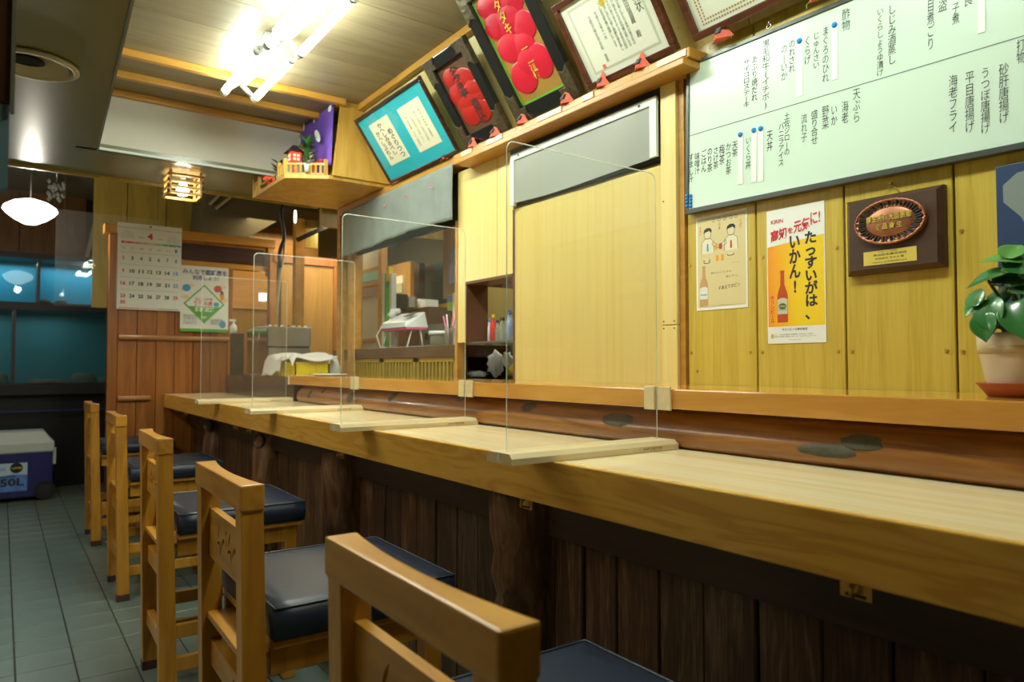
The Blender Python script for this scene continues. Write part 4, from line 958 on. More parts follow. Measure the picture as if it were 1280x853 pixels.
for px, py in ((457,266),(481,257),(508,246),(540,233)):
    p = onX(px, py, 1.50)
    t = thing('ribbon_bow', 'tiny red ribbon bow on the grey noren, %s from the left' % {457:'first',481:'second',508:'third',540:'fourth'}[px], 'bow', (1.496, p.y, p.z), 'red bows on the noren')
    MB().add([(0,0,.004),(0,.012,.0),(-.004,.010,-.008),(-.003,.001,-.001)],[(0,1,2,3)]).add([(0,0,.004),(0,-.012,.0),(-.004,-.010,-.008),(-.003,-.001,-.001)],[(0,3,2,1)]).cyl((-.004,0,.0015),(0,0,.0015),.003,n=8).build('loops', pink_m, t, local=True, fix=False)
t = thing('roller_blind', 'cloudy grey plastic roller sheet with pale rail hanging above the sliding panel', 'blind', (1.525, 1.76, 1.60))
c = MB(); vs = []
a = onX(647,262,1.525); b = onX(830,205,1.525)
for i in range(25):
    for j in range(9):
        u = i/24; v = j/8; y = 2.117+(1.402-2.117)*u
        vs.append((1.527-.0025*sin(u*9+v*2)*v, y, 1.822-(.172+.006*sin(u*4))*v))
c.add(vs, [(i*9+j,(i+1)*9+j,(i+1)*9+j+1,i*9+j+1) for i in range(24) for j in range(8)], True).build('sheet', sheet_m, t, fix=False)
MB().box(1.521,1.398,1.808,1.533,2.122,1.832).build('top_rail', rail_white, t, bevel=.002)
MB().box(1.521,2.100,1.640,1.531,2.122,1.81).build('side_strip', rail_white, t).data
MB().box(1.521,1.398,1.655,1.531,1.424,1.81).build('side_strip', rail_white, t)
for y, z_ in ((2.07,1.820),(1.465,1.820)): MB().cyl((1.519,y,z_),(1.523,y,z_),.004,n=12).build('rail_screw', kick_dark, t)

# ================================================================== CEILING LIGHTS
def fixture(y0, y1, xa, xb, label):
    xc = (xa+xb)/2; t = thing('fluorescent_fitting', label, 'ceiling light', (xc, (y0+y1)/2, 2.312), 'twin tube ceiling fittings')
    b_ = MB().prism([(-.036,.0),(.036,.0),(.024,-.034),(-.024,-.034)], y0+.01, y1-.01, Matrix(((1,0,0,xc),(0,0,1,0),(0,1,0,2.312),(0,0,0,1))))
    b_.build('housing', fit_white, t)
    MB().box(xc-.045,y0-.01,2.300,xc+.045,y1+.01,2.311).build('back_plate', fit_white, t)
    for x in (xa, xb):
        MB().cyl((x,y0+.02,2.235),(x,y1-.02,2.235),.0150,n=16).build('tube', tube_m, t)
        for y, s in ((y0,1),(y1,-1)):
            MB().cyl((x,y+s*.002,2.235),(x,y+s*.022,2.235),.0155,n=16).build('tube_cap', steel, t)
            MB().cyl((x,y-s*.010,2.235),(x,y+s*.002,2.235),.017,n=16).build('socket', white_pl, t)
            MB().bar((x,y-s*.004,2.235),(xc,y-s*.004,2.290),.012,.022,(0,1,0)).build('bracket', fit_white, t)
    for dy in (-.012,.012): MB().cyl((xc+dy,y0+.0,2.275),(xc+dy,y0+.012,2.275),.006,n=10).build('starter', steel, t)
fixture(2.685,3.185,.760,.890,'twin tube fluorescent fitting nearer the partition, crossed by the first batten')
fixture(2.110,2.625,.778,.898,'twin tube fluorescent fitting at the top edge of the picture')
fixture(1.40,1.95,.778,.898,'twin tube fluorescent fitting above the top edge of the picture')
fixture(.45,1.0,.778,.898,'twin tube fluorescent fitting behind the camera view over the counter')
# slatted lantern
t = thing('lantern_lamp', 'small square slatted wooden lamp under the low ceiling', 'lamp', (.735,3.90,2.03))
cx, cy, hw = .735, 3.90, .082
for k in range(4):
    z = 2.012-k*.030
    MB().box(cx-hw,cy-hw,z-.012,cx+hw,cy-hw+.008,z).box(cx-hw,cy+hw-.008,z-.012,cx+hw,cy+hw,z).box(cx-hw,cy-hw,z-.012,cx-hw+.008,cy+hw,z).box(cx+hw-.008,cy-hw,z-.012,cx+hw,cy+hw,z).build('slat_ring', lantern_m, t)
for sx in (-1,1):
    for sy in (-1,1): MB().box(cx+sx*(hw-.012)-.005,cy+sy*(hw-.012)-.005,1.91,cx+sx*(hw-.012)+.005,cy+sy*(hw-.012)+.005,2.03).build('corner_post', lantern_m, t)
MB().lathe([(0,-.04),(.022,-.034),(.030,-.012),(.024,.010),(.012,.03)], (cx,cy,1.955), 20).build('bulb', bulb_m, t)
MB().cyl((cx,cy,1.985),(cx,cy,2.03),.013).build('socket', white_pl, t)
l = bpy.data.lights.new('lantern_light', 'POINT'); l.energy = 6.5; l.color = (1,.86,.62); l.shadow_soft_size = .03; lo = bpy.data.objects.new('lantern_light', l); COL.objects.link(lo); lo.location = (cx,cy,1.955)
# flat glowing pendant
t = thing('pendant_lamp', 'glowing white saucer pendant lamp at upper left', 'lamp', (.125,5.2,1.90))
MB().lathe([(0,-.078),(.035,-.072),(.085,-.045),(.125,-.012),(.142,.010),(.135,.030),(.09,.060),(.03,.078),(0,.08)], (.125,5.2,1.985), 40).build('shade', globe_m, t)
MB().cyl((.125,5.2,2.06),(.125,5.2,2.62),.004,n=8).build('cord', cable_m, t)
MB().lathe([(0,0),(.055,0),(.06,.02),(.05,.035)], (.125,5.2,2.585), 24).build('ceiling_rose', slate, t)
# crystal lamp and round shade behind it
t = thing('crystal_lamp', 'silver crystal lamp partly hidden above the glowing pendant', 'lamp', (.40,6.3,2.30))
r = random.Random(5); cb = MB()
for k in range(26):
    x = .31+r.uniform(-.05,.05); y = 6.3+r.uniform(-.05,.05); z = 2.30+r.uniform(0,.14); s = .014
    cb.add([(x+s,y,z),(x,y+s,z),(x-s,y,z),(x,y-s,z),(x,y,z+s*1.4),(x,y,z-s*1.6)],[(0,1,4),(1,2,4),(2,3,4),(3,0,4),(1,0,5),(2,1,5),(3,2,5),(0,3,5)])
tag(cb.build('crystals', plain('crystal',(.75,.8,.8),.08,metal=.6), t), kind='stuff')
MB().cyl((.31,6.3,2.43),(.31,6.3,2.62),.006,n=8).build('rod', steel, t)

# ================================================================== ALTAR SHELF
t = thing('altar_shelf', 'yellow wooden altar shelf box hanging from the ceiling beside the teal frame', 'shelf', (1.3,3.5,1.93))
MB().prism([(1.565,3.192),(1.235,3.192),(1.06,3.300),(1.055,3.800),(1.565,3.800)], 1.930, 1.948).build('floor_board', altar_wood, t, bevel=.002)
MB().prism([(1.252,1.948),(1.565,1.948),(1.40,2.312),(1.292,2.312)], 3.180, 3.198, Matrix(((1,0,0,0),(0,0,1,0),(0,1,0,0),(0,0,0,1)))).build('side_panel', altar_wood, t)
MB().box(1.27,3.19,2.285,1.295,3.82,2.308).build('top_rail', orange_wood, t)
# low fence
def fence(p, q, n, z0=1.948, h=.058):
    p = Vector(p); q = Vector(q)
    MB().bar((p.x,p.y,z0+h-.005),(q.x,q.y,z0+h-.005),.008,.009).build('fence_rail', altar_wood, t)
    MB().bar((p.x,p.y,z0+.006),(q.x,q.y,z0+.006),.008,.008).build('fence_rail', altar_wood, t)
    for k in range(n+1):
        c = p.lerp(q, k/n); e = k in (0, n)
        MB().box(c.x-.0045-(.003 if e else 0),c.y-.0045-(.003 if e else 0),z0,c.x+.0045+(.003 if e else 0),c.y+.0045+(.003 if e else 0),z0+h+(.018 if e else -.008)).build('baluster', altar_wood, t)
fence((1.068,3.306,0),(1.225,3.205,0),8); fence((1.066,3.31,0),(1.064,3.39,0),3); fence((1.062,3.70,0),(1.062,3.79,0),3)
MB().bar((1.064,3.39,1.975),(1.062,3.70,1.975),.006,.006).build('fence_rail', altar_wood, t)
# things on the altar shelf
def tlantern(x, y, label):
    k = thing('altar_lantern', label, 'lantern', (x,y,1.949), 'little red altar lanterns')
    MB().lathe([(.024,0),(.024,.014),(.010,.024),(.010,.060),(.020,.072)], (x,y,1.949), 12).build('stand', red_pl, k)
    x_, y_ = x, y
    bd = MB().box(x-.024,y-.024,2.020,x+.024,y+.024,2.072).build('body', lamp_red, k)
    for sx, sy in ((-1,0),(0,-1)):
        for a in (-.009,.009):
            for zz in (2.032,2.050):
                if sx: MB().box(x-.0255,y+a-.006,zz,x-.024,y+a+.006,zz+.012).build('window', win_lit, bd)
                else: MB().box(x+a-.006,y-.0255,zz,x+a+.006,y-.024,zz+.012).build('window', win_lit, bd)
    MB().add([(x-.042,y-.042,2.072),(x+.042,y-.042,2.072),(x+.042,y+.042,2.072),(x-.042,y+.042,2.072),(x-.016,y-.026,2.102),(x+.016,y-.026,2.102),(x+.016,y+.026,2.102),(x-.016,y+.026,2.102)],[(0,3,2,1),(4,5,6,7),(0,1,5,4),(1,2,6,5),(2,3,7,6),(3,0,4,7)]).build('roof', black_m, k)
tlantern(1.115,3.715,'little red lit lantern with black roof at the far end of the altar shelf')
tlantern(1.125,3.350,'little red lit lantern with black roof at the near corner of the altar shelf')
def leafblade(mb, base, tip, wd, droop=.2, n=5):
    base = Vector(base); tip = Vector(tip); d = tip-base; side = d.cross(Vector((0,0,1)))
    side = side.normalized() if side.length > 1e-5 else Vector((1,0,0)); vs = []
    for i in range(n+1):
        u = i/n; c = base+d*u+Vector((0,0,-droop*d.length*u*u)); w_ = wd*sin(pi*min(.97, .12+u*.88))
        vs += [c-side*w_, c+Vector((0,0,-w_*.25)), c+side*w_]
    fs = []
    for i in range(n): fs += [(3*i,3*i+1,3*i+4,3*i+3),(3*i+1,3*i+2,3*i+5,3*i+4)]
    mb.add(vs, fs, True)
def sprig(x, y, h, label, seed):
    k = thing('altar_greenery', label, 'plant', (x,y,1.949), 'evergreen sprigs on the altar shelf'); r = random.Random(seed)
    MB().lathe([(.0,0),(.011,0),(.014,.030),(.015,.034),(.0,.034)], (x,y,1.960), 14).build('vase', white_pl, k)
    for q in range(24):
        a = r.uniform(0,2*pi); z0 = 1.995+r.uniform(0,h*1.0); L = r.uniform(.025,.055)
        mb = MB(); leafblade(mb, (x,y,z0), (x+cos(a)*L,y+sin(a)*L,z0+r.uniform(.02,.06)), .011, .3); mb.build('leaf', leaf_m if q % 3 else leaf_l, k, fix=False)
    MB().cyl((x,y,1.98),(x,y,1.985+h*.5),.002,n=6).build('stem', leaf_m, k)
sprig(1.105,3.52,.06,'smaller green sprig on the altar shelf between the two lanterns',1)
sprig(1.150,3.245,.12,'larger green sprig in a white vase at the front of the altar shelf',2)
# torii
t = thing('altar_gate', 'small red wooden shrine gate on the altar shelf', 'ornament', (1.21,3.26,1.949))
for y in (3.232,3.31): MB().cyl((1.21,y,1.949),(1.21,y,2.02),.005,n=8).build('post', red_pl, t)
MB().box(1.204,3.222,2.018,1.216,3.322,2.028).box(1.206,3.222,2.000,1.214,3.316,2.006).build('lintel', red_pl, t)
MB().box(1.30,3.24,1.949,1.46,3.62,2.10).prism([(1.28,2.10),(1.48,2.10),(1.38,2.17)],3.22,3.64,Matrix(((1,0,0,0),(0,0,1,0),(0,1,0,0),(0,0,0,1)))).build('altar_house', altar_wood)
tag(bpy.data.objects['altar_house'], 'plain wooden shrine house behind the purple curtain', 'shrine')
# purple curtain
vs = []; nx, nz = 40, 16
for i in range(nx+1):
    u = i/nx; y = 3.205+.62*u
    gather = math.exp(-((u-.55)/.10)**2)
    for j in range(nz+1):
        v = j/nz; zt = 2.303; L = (.30 if u < .5 else .22)*(1-.55*gather)+.02*sin(u*30)
        if u < .05: L = .30
        vs.append((1.262-.010*v*sin(u*24)-.012*v*sin(u*9+1), y, zt-L*v))
o = MB().add(vs, [(i*(nz+1)+j,(i+1)*(nz+1)+j,(i+1)*(nz+1)+j+1,i*(nz+1)+j+1) for i in range(nx) for j in range(nz)], True).build('shrine_curtain', purple_m, fix=False)
tag(o, 'purple shrine curtain with white crest pattern above the altar shelf', 'curtain')
for (ya, za, a, b, ro) in ((3.36,2.18,.050,.022,-.7),(3.63,2.20,.045,.014,.9),(3.46,2.10,.035,.018,.2),(3.24,2.285,.022,.016,0),(3.45,2.292,.012,.020,0),(3.60,2.292,.010,.020,0),(3.74,2.292,.010,.020,0)):
    pts = oval(0,0,a,b,18,ro); MB().add([(1.240 if za < 2.25 else 1.256,ya-x,za+y) for x,y in pts],[tuple(range(18))]).build('white_crest', white_m, o, fix=False)
# conduit hanging beneath it and the pipe below
t = thing('cable_conduit', 'black cable bundle continuing into a cream pipe below the altar shelf', 'pipe', (1.47,4.75,1.0))
def P5(px, py, Y=4.7): return onY(px, py, Y)
MB().tube([P5(354,252),P5(351,262),P5(352,275),P5(355,290),P5(355,300),P5(351,310),P5(349,320),P5(350,335)], .013, 8).build('cable_bundle', cable_m, t)
MB().tube([P5(356,297),P5(355,320),P5(350,345),P5(347,375),P5(346,407)], .009, 8).build('pipe', pipe_m, t)
t = thing('calendar', 'white april wall calendar hanging on the plank partition', 'calendar', (0,0,0)) if False else None

# ================================================================== CALENDAR and notice on the partition
def pflat(name, label, cat, tlp, trp, blp, brp, mat, Y):
    a, b, c, d = [onY(*p, Y) for p in (tlp, trp, blp, brp)]
    x0 = (a.x+c.x)/2; x1 = (b.x+d.x)/2; z1 = (a.z+b.z)/2; z0 = (c.z+d.z)/2
    f = frame(name, label, cat, (x0, Y, z0), (1,0,0), (0,0,1)); W = x1-x0; Hh = z1-z0
    MB().box(0,0,-.002,W,Hh,0).build('sheet', mat, f, local=True); return f, W, Hh
f, W, Hh = pflat('calendar', 'white wall calendar page for month 4 on the plank partition', 'calendar', (147,279),(228,284),(146,386.5),(225,389), white_m, PY-.029)
z = .0006
LT(ink_red, [('4',.45*W,.825*Hh,.54*W,.90*Hh,z,.04)], f)
cs_ = [(.70,.02,.04),(.72,.12,.30),(.80,.30,.30),(.80,.48,.20),(.30,.55,.15),(.05,.35,.12),(.05,.35,.75)]
for k, (cc, s) in enumerate(zip(cs_, '日月火水木金土')):
    mt = plain('week_colour_%d' % k, cc, .5)
    MB().box(.055*W+k*.133*W,.765*Hh,.0001,.055*W+(k+.98)*.133*W,.787*Hh,.0004).build('weekday_band', mt, f, local=True)
    LT(white_m, [(s,.10*W+k*.133*W,.768*Hh,.14*W+k*.133*W,.785*Hh,z,.0)], f)
rows = [[None]*6+[1],[2,3,4,5,6,7,8],[9,10,11,12,13,14,15],[16,17,18,19,20,21,22],[23,24,25,26,27,28,29],[30]]
ry = [.715,.595,.445,.300,.155,.083]
R_, K_, B_ = [], [], []
for r0, yy in zip(rows, ry):
    for c, d in enumerate(r0):
        if d is None: continue
        wd = .035 if d < 10 else .078; cx = .09+c*.137
        it = (str(d),(cx-wd/2)*W,(yy-.022)*Hh,(cx+wd/2)*W,(yy+.022)*Hh,z,.035)
        (R_ if (c == 0 or d == 29) else B_ if c == 6 else K_).append(it)
LT(ink_red, R_, f); LT(ink_blue, B_, f); LT(ink, K_, f)
LT(ink_soft, [(str(d),(.09+c*.137-.028)*W,.70*Hh,(.09+c*.137+.028)*W,.722*Hh,z,-.01) for c, d in enumerate((26,27,28,29,30,31))]+[('2023',.31*W,.835*Hh,.40*W,.848*Hh,z),('APRIL',.60*W,.835*Hh,.70*W,.848*Hh,z)], f)
for (x0, y0) in ((.05,.82),(.76,.80)):
    LT(ink_soft, [('3\n'+'\n'.join(' '.join(str(min(31,7*r+c+1)) for c in range(7)) for r in range(5)),x0*W,y0*Hh,(x0+.20)*W,(y0+.10)*Hh,z,-.01)], f)
for yy in (.66,.52,.37,.225): MB().box(.04*W,yy*Hh,.0002,.96*W,(yy+.002)*Hh,.0005).build('rule_line', ink_soft, f, local=True)
for k, cc in enumerate((0,0,2,3,5,6)): MB().box((.03+k*.157)*W,.012*Hh,.0001,(.187+k*.157)*W,.020*Hh,.0004).build('bottom_band', MATS['week_colour_%d' % cc], f, local=True)
MB().box(0,.945*Hh,.0001,W,.948*Hh,.0006).build('binding', ink_soft, f, local=True)
MB().lathe([(0,.010),(.006,.008),(.004,0)],(.5*W,.975*Hh,0),10).build('pin', kick_dark, f, local=True)
f, W, Hh = pflat('notice_poster', 'white and green certified shop notice with a green diamond below the calendar', 'poster', (227,331),(286,336),(224,414),(285,416), white_m, PY-.031)
LT(ink_navy, [('みんなで認証店を',.04*W,.87*Hh,.96*W,.955*Hh,z,.02),('利用しよう!',.24*W,.785*Hh,.78*W,.86*Hh,z,.02)], f)
def dia(cx, cy, a, b): return [((cx-a)*W,cy*Hh),(cx*W,(cy-b)*Hh),((cx+a)*W,cy*Hh),(cx*W,(cy+b)*Hh)]
for q in ((.10,.64,.09,.035,peach_p),(.20,.70,.08,.03,peach_p),(.86,.70,.10,.03,peach_p),(.90,.50,.08,.04,peach_p),(.10,.52,.08,.03,peach_p),(.12,.66,.085,.055,blue_p),(.77,.665,.085,.055,ink_red),(.86,.56,.05,.07,orange_p),(.86,.61,.035,.03,ink)):
    MB().add([(x,y,.0002+.0001*(q[4] is not peach_p)) for x,y in oval(q[0]*W,q[1]*Hh,q[2]*W,q[3]*Hh)],[tuple(range(24))]).build('printed_blob', q[4], f, local=True, fix=False)
MB().add([(x,y,.0006) for x,y in dia(.49,.425,.43,.30)],[(0,1,2,3)]).build('diamond', green_p, f, local=True, fix=False)
MB().add([(x,y,.0008) for x,y in dia(.49,.425,.385,.268)],[(0,1,2,3)]).build('diamond_face', white_m, f, local=True, fix=False)
MB().add([(x*W,y*Hh,.0010) for x,y in ((.125,.385),(.49,.13),(.855,.385))],[(0,1,2)]).build('diamond_base', green_p, f, local=True, fix=False)
LT(ink_red, [('あんしん対策',.30*W,.475*Hh,.66*W,.52*Hh,.0012,.02),('推進の店',.28*W,.395*Hh,.66*W,.47*Hh,.0012,.03)], f)
LT(white_m, [('認証店舗',.30*W,.305*Hh,.70*W,.380*Hh,.0012,.04),('高知家',.44*W,.20*Hh,.54*W,.24*Hh,.0012,.02)], f)
LT(ink_soft, [('感染防止対策に取り組む\nお店を高知県が認証して\nいます。詳しくはこちら\nまでお問い合わせ下さい',.06*W,.11*Hh,.34*W,.26*Hh,z),('高知県健康政策部\n営業時間 認証制度',.62*W,.11*Hh,.90*W,.20*Hh,z)], f)
MB().add([(x,y,.0009) for x,y in oval(.88*W,.12*Hh,.07*W,.06*Hh)],[tuple(range(24))]).build('printed_emblem', blue_p, f, local=True, fix=False)
MB().add([(x,y,.0009) for x,y in oval(.74*W,.425*Hh,.06*W,.035*Hh)],[tuple(range(24))]).build('printed_emblem', blue_p, f, local=True, fix=False)
MB().box(0,0,.0001,W,.045*Hh,.0004).build('green_band', green_p, f, local=True)

# ================================================================== BACK LEFT: tanks, cooler, walls
YT = 7.2
q = lambda px, py, Y=YT: onY(px, py, Y)
zt1 = q(60,322).z; zm0 = q(60,379).z; zm1 = q(60,388).z; zb = q(60,480).z; xr = 1.0
t = thing('fish_tank', 'upper blue-backed glass fish tank, split by a divider', 'fish tank', (.2,YT+.3,zm0))
MB().box(-1.15,YT+.35,zm0,xr,YT+.37,zt1-.02).build('backing', tank_back, t)
MB().box(-1.15,YT,zm0,xr,YT+.008,zt1-.02).build('front_glass', tank_water, t)
xs = q(48.5,350).x; MB().box(xs-.010,YT-.003,zm0,xs+.010,YT+.35,zt1-.02).build('divider', kick_dark, t)
MB().box(-1.15,YT-.02,zt1-.022,xr,YT+.40,zt1+.025).build('rim', black_m, t)
for px, w_ in ((56,.055),(77,.05)):
    p = q(px,376); MB().lathe([(w_,0),(w_*.9,.015),(w_*.5,.03),(0,.034)], (p.x,YT+.06,zm0+.005), 16).build('rock', rock_m, t)
p = q(123,345); MB().cyl((p.x,YT-.008,p.z-.06),(p.x,YT-.008,p.z+.05),.010,n=10).build('thermometer', white_pl, t)
t = thing('fish_tank', 'lower larger dim teal fish tank with rocks', 'fish tank', (.2,YT+.3,zb))
MB().box(-1.15,YT+.45,zb,xr,YT+.47,zm1).build('backing', plain('tank_backing_teal',(.012,.16,.19),.5), t)
MB().box(-1.15,YT,zb,xr,YT+.008,zm1).build('front_glass', tank_water, t)
xs = q(17,430).x; MB().box(xs-.012,YT-.003,zb,xs+.012,YT+.4,zm1).build('divider', kick_dark, t)
MB().box(-1.15,YT-.02,zm1-.004,xr,YT+.50,zm0-.001).build('rim', black_m, t)
for px, w_, h_ in ((105,.11,.09),(60,.16,.035),(130,.06,.04),(2,.05,.09)):
    p = q(px,478); MB().lathe([(w_,0),(w_*.93,h_*.5),(w_*.6,h_*.9),(0,h_)], (p.x,YT+.12,zb+.005), 18).build('rock', rock_m, t)
t = thing('tank_stand', 'black stand under the fish tanks', 'stand', (.2,YT+.3,0))
MB().box(-1.15,YT-.02,zb-.09,xr,YT+.5,zb-.001).build('top', black_m, t)
MB().box(-1.15,YT+.10,0,xr,YT+.5,zb-.09).build('cabinet', plain('stand_black',(.005,.006,.008),.4), t)
MB().box(-1.15,YT+.0,.66,xr,YT+.012,.672).build('blue_strip', plain('blue_strip',(.01,.03,.16),.4), t)
# upper wall: brown panels on the left, diagonal strip, olive panels
bw = struct(MB().box(-1.2, YT+.55, zt1, 1.4, YT+.58, 2.62).build('wall_left_back', darkgap))
for a, b in ((-1.0,.107),(.111,.62)):
    MB().box(a, YT+.50, zt1+.02, b, YT+.55, 2.62).build('wall_panel', brown_wall, bw, bevel=.002)
MB().bar((.60,YT+.3,zt1),(.72,YT+.3,2.62),.03,.06,(0,1,0)).build('strip', pipe_m, bw)
MB().bar((.66,YT+.3,zt1),(.78,YT+.3,2.62),.09,.05,(0,1,0)).build('strip', darkgap, bw)
OY = 6.35
ow = struct(MB().box(.60, OY+.02, 1.5, 1.50, OY+.04, 2.62).build('wall_olive', darkgap))
xx = [onY(p,275,OY).x for p in (116,159,208,262)]
for a, b in zip(xx[:-1], xx[1:]): MB().box(a+.003, OY, 1.5, b-.003, OY+.02, 2.62).build('wall_panel', olive_wood, ow, bevel=.002)
# dark soffit and light rails on the right of that
sf = MB().add([onY(262,240,5.9),onY(262,300,5.9),onY(330,300,5.9),onY(362,277,5.9),onY(375,250,5.9),onY(330,235,5.9)],[(0,1,2,3,4,5)])
A = [onY(258,228,5.9),onY(250,300,5.9),onY(312,296,5.9),onY(372,262,5.9),onY(400,228,5.9)]
Bk = [p+Vector((0,.9,0)) for p in A]
struct(MB().add(A+Bk, [(0,1,2,3,4),(9,8,7,6,5)]+[(i,(i+1)%5,5+(i+1)%5,5+i) for i in range(5)]).build('ceiling_beam', plain('dark_soffit',(.11,.095,.05),.5)))
struct(MB().box(1.2, 7.0, 1.0, 3.5, 7.04, 2.62).build('wall_far_cream', plain('cream_wall',(.55,.45,.24),.6)))
for a, b in (((262,256),(275,243)),((270,261),(288,247))):
    p = onY(*a,5.88); r_ = onY(*b,5.88); struct(MB().bar(p,r_,.02,.012,(0,1,0)).build('trim_%d' % (11+(a[0]==270)), plain('light_trim_%d' % a[0],(.42,.36,.2),.5)))
# cooler
t = thing('cooler_box', 'white lidded blue cooler box with wheels on the floor at left', 'cooler', (.05,6.8,0))
fy = 6.66; x1 = .345; x0 = x1-.62; D = .34
MB().box(x0,fy,.03,x1,fy+D,.385).build('body', cooler_b, t, bevel=.015)
MB().box(x0-.008,fy-.008,.375,x1+.008,fy+D+.008,.455).build('lid', cooler_w, t, bevel=.012)
MB().add([(x0,fy,.452),(x1,fy,.452),(x1,fy+D,.452),(x0,fy+D,.452),(x0+.03,fy+.05,.535),(x1-.06,fy+.05,.535),(x1-.06,fy+D-.05,.535),(x0+.03,fy+D-.05,.535)],[(0,3,2,1),(4,5,6,7),(0,1,5,4),(1,2,6,5),(2,3,7,6),(3,0,4,7)]).build('lid_top', cooler_w, t, bevel=.012)
MB().box(x1-.43,fy-.022,.352,x1-.345,fy-.006,.43).build('latch', cooler_w, t, bevel=.004)
MB().box(x1-.415,fy-.026,.340,x1-.36,fy-.018,.352).build('latch_tab', cooler_w, t)
for sx in (x1,):
    MB().box(sx+.0,fy+.03,.27,sx+.022,fy+.055,.40).build('handle_bracket', cooler_w, t, bevel=.004)
    MB().cyl((sx-.05,fy-.012,.075),(sx-.05,fy+.04,.075),.072,n=28).build('wheel', black_m, t)
    MB().cyl((sx-.05,fy-.016,.075),(sx-.05,fy-.010,.075),.045,n=24).build('wheel_hub', plain('wheel_grey',(.02,.02,.025),.5), t)
lb = frame('label_frame', None, None, (0,0,0), (1,0,0), (0,0,1)); bpy.data.objects.remove(lb)
yl = fy-.0015
MB().box(x1-.60,yl,.085,x1-.165,yl+.002,.30).build('label', cooler_l, t)
wv = [(x1-.60,.085),(x1-.165,.085),(x1-.165,.205),(x1-.25,.215),(x1-.34,.205),(x1-.43,.165),(x1-.50,.12),(x1-.60,.10)]
MB().add([(a,yl-.0006,b) for a,b in wv],[tuple(range(len(wv)))]).build('label_wave', cooler_wave, t, fix=False)
MB().cyl((x1-.235,yl-.001,.262),(x1-.235,yl,.262),.040,n=24).build('label_badge', black_m, t)
def clt(items, mat):
    mb = MB()
    for it in items: letter(mb, *it)
    mb.v = [Vector((v.x, yl-.0022, v.y)) for v in mb.v]; mb.build('lettering', mat, t, fix=False)
clt([('50L',x1-.335,.125,x1-.185,.185,0,.03),('SUPER',x1-.335,.193,x1-.235,.203,0,.02)], ink)
clt([('COOLER BOX',x1-.52,.245,x1-.30,.268,0,.01),('保冷',x1-.52,.275,x1-.42,.288,0,.01)], ink_blue)
clt([('12時間',x1-.265,.253,x1-.205,.270,0,.02)], yellow_pl)

# hanging lacquered cabinet edge close to the camera at far left
t = thing('hanging_cabinet', 'dark reddish brown hanging cabinet side at the far left edge', 'cabinet', (-.2,1.25,1.30))
MB().box(-.45,1.2,1.415,.0045,1.24,2.03).build('side_board', wood('lacquer_brown',[(.03,.010,.005),(.05,.016,.008),(.07,.022,.010)],'z',8,8,.22,.4,.0,coat=.4), t, bevel=.002)
MB().box(-.45,1.203,1.296,.002,1.237,1.414).build('lower_panel', copper_cap, t)
MB().box(.0025,1.196,1.40,.0075,1.20,2.03).build('metal_edge', steel, t)

# ================================================================== BETWEEN COUNTER AND PARTITION: dark block, steamer, crate
bk = tag(MB().box(1.27,3.755,.60,1.62,5.13,.985).build('prep_block', sink_m, bevel=.004), 'dark polished block beyond the end of the raised shelf under the steamer', 'worktop')
t = thing('steamer_cabinet', 'stainless steel warming cabinet on the dark block', 'steamer', (1.45,4.5,.985))
SX0, SX1, SY0, SY1 = 1.315, 1.575, 4.35, 4.82
MB().box(SX0,SY0,.99,SX1,SY1,1.16).build('body', steel, t, bevel=.003)
MB().box(SX0-.002,SY0-.006,1.168,SX1+.002,SY1,1.288).build('hood', steel, t, bevel=.003)
MB().box(SX0+.01,SY0-.003,1.158,SX1-.01,SY1-.01,1.170).build('slot', darkgap, t)
MB().box(SX0-.004,SY0+.02,1.0,SX0-.001,SY1-.02,1.275).build('side_sheet', steel2, t)
MB().tube([(SX0-.006,4.60,1.20),(SX0-.020,4.60,1.21),(SX0-.020,4.60,1.26),(SX0-.006,4.60,1.265)], .004, 8).build('handle', steel2, t)
MB().box(SX0-.012,SY0-.012,.985,SX1+.01,SY1+.01,.995).build('tray', steel, t)
for k in range(7):
    x = SX0+.02+k*.037; MB().cyl((x,SY0+.05,1.288),(x,SY0+.05,1.300),.010,n=12).build('knob', [white_pl,yellow_pl,white_pl,kick_dark][k % 4], t)
for k in range(6): MB().cyl((SX0+.02,SY0+.1+k*.06,1.288),(SX0+.02,SY0+.1+k*.06,1.298),.008,n=10).build('knob', steel2, t)
t = thing('plastic_crate', 'yellow plastic crate at the end of the raised shelf', 'crate', (1.39,3.98,.985))
cx0, cx1, cy0, cy1 = 1.285, 1.475, 3.78, 4.22
for b in ((cx0,cy0,.988,cx0+.006,cy1,1.065),(cx0,cy0,.988,cx1,cy0+.006,1.065),(cx1-.006,cy0,.988,cx1,cy1,1.065),(cx0,cy1-.006,.988,cx1,cy1,1.065)):
    MB().box(*b).build('wall', yellow_pl, t)
MB().box(cx0,cy0,.986,cx1,cy1,.992).build('base', yellow_pl, t)
MB().box(cx0-.006,cy0-.006,1.058,cx1+.006,cy0+.002,1.068).box(cx0-.006,cy0-.006,1.058,cx0+.002,cy1+.006,1.068).build('rim', yellow_pl, t, bevel=.002)
for k in range(9): MB().box(cx0-.004,cy0+.02+k*.048,.99,cx0,cy0+.026+k*.048,1.058).build('rib', yellow_pl, t)
for k in range(4): MB().box(cx0+.02+k*.05,cy0-.004,.99,cx0+.026+k*.05,cy0,1.058).build('rib', yellow_pl, t)
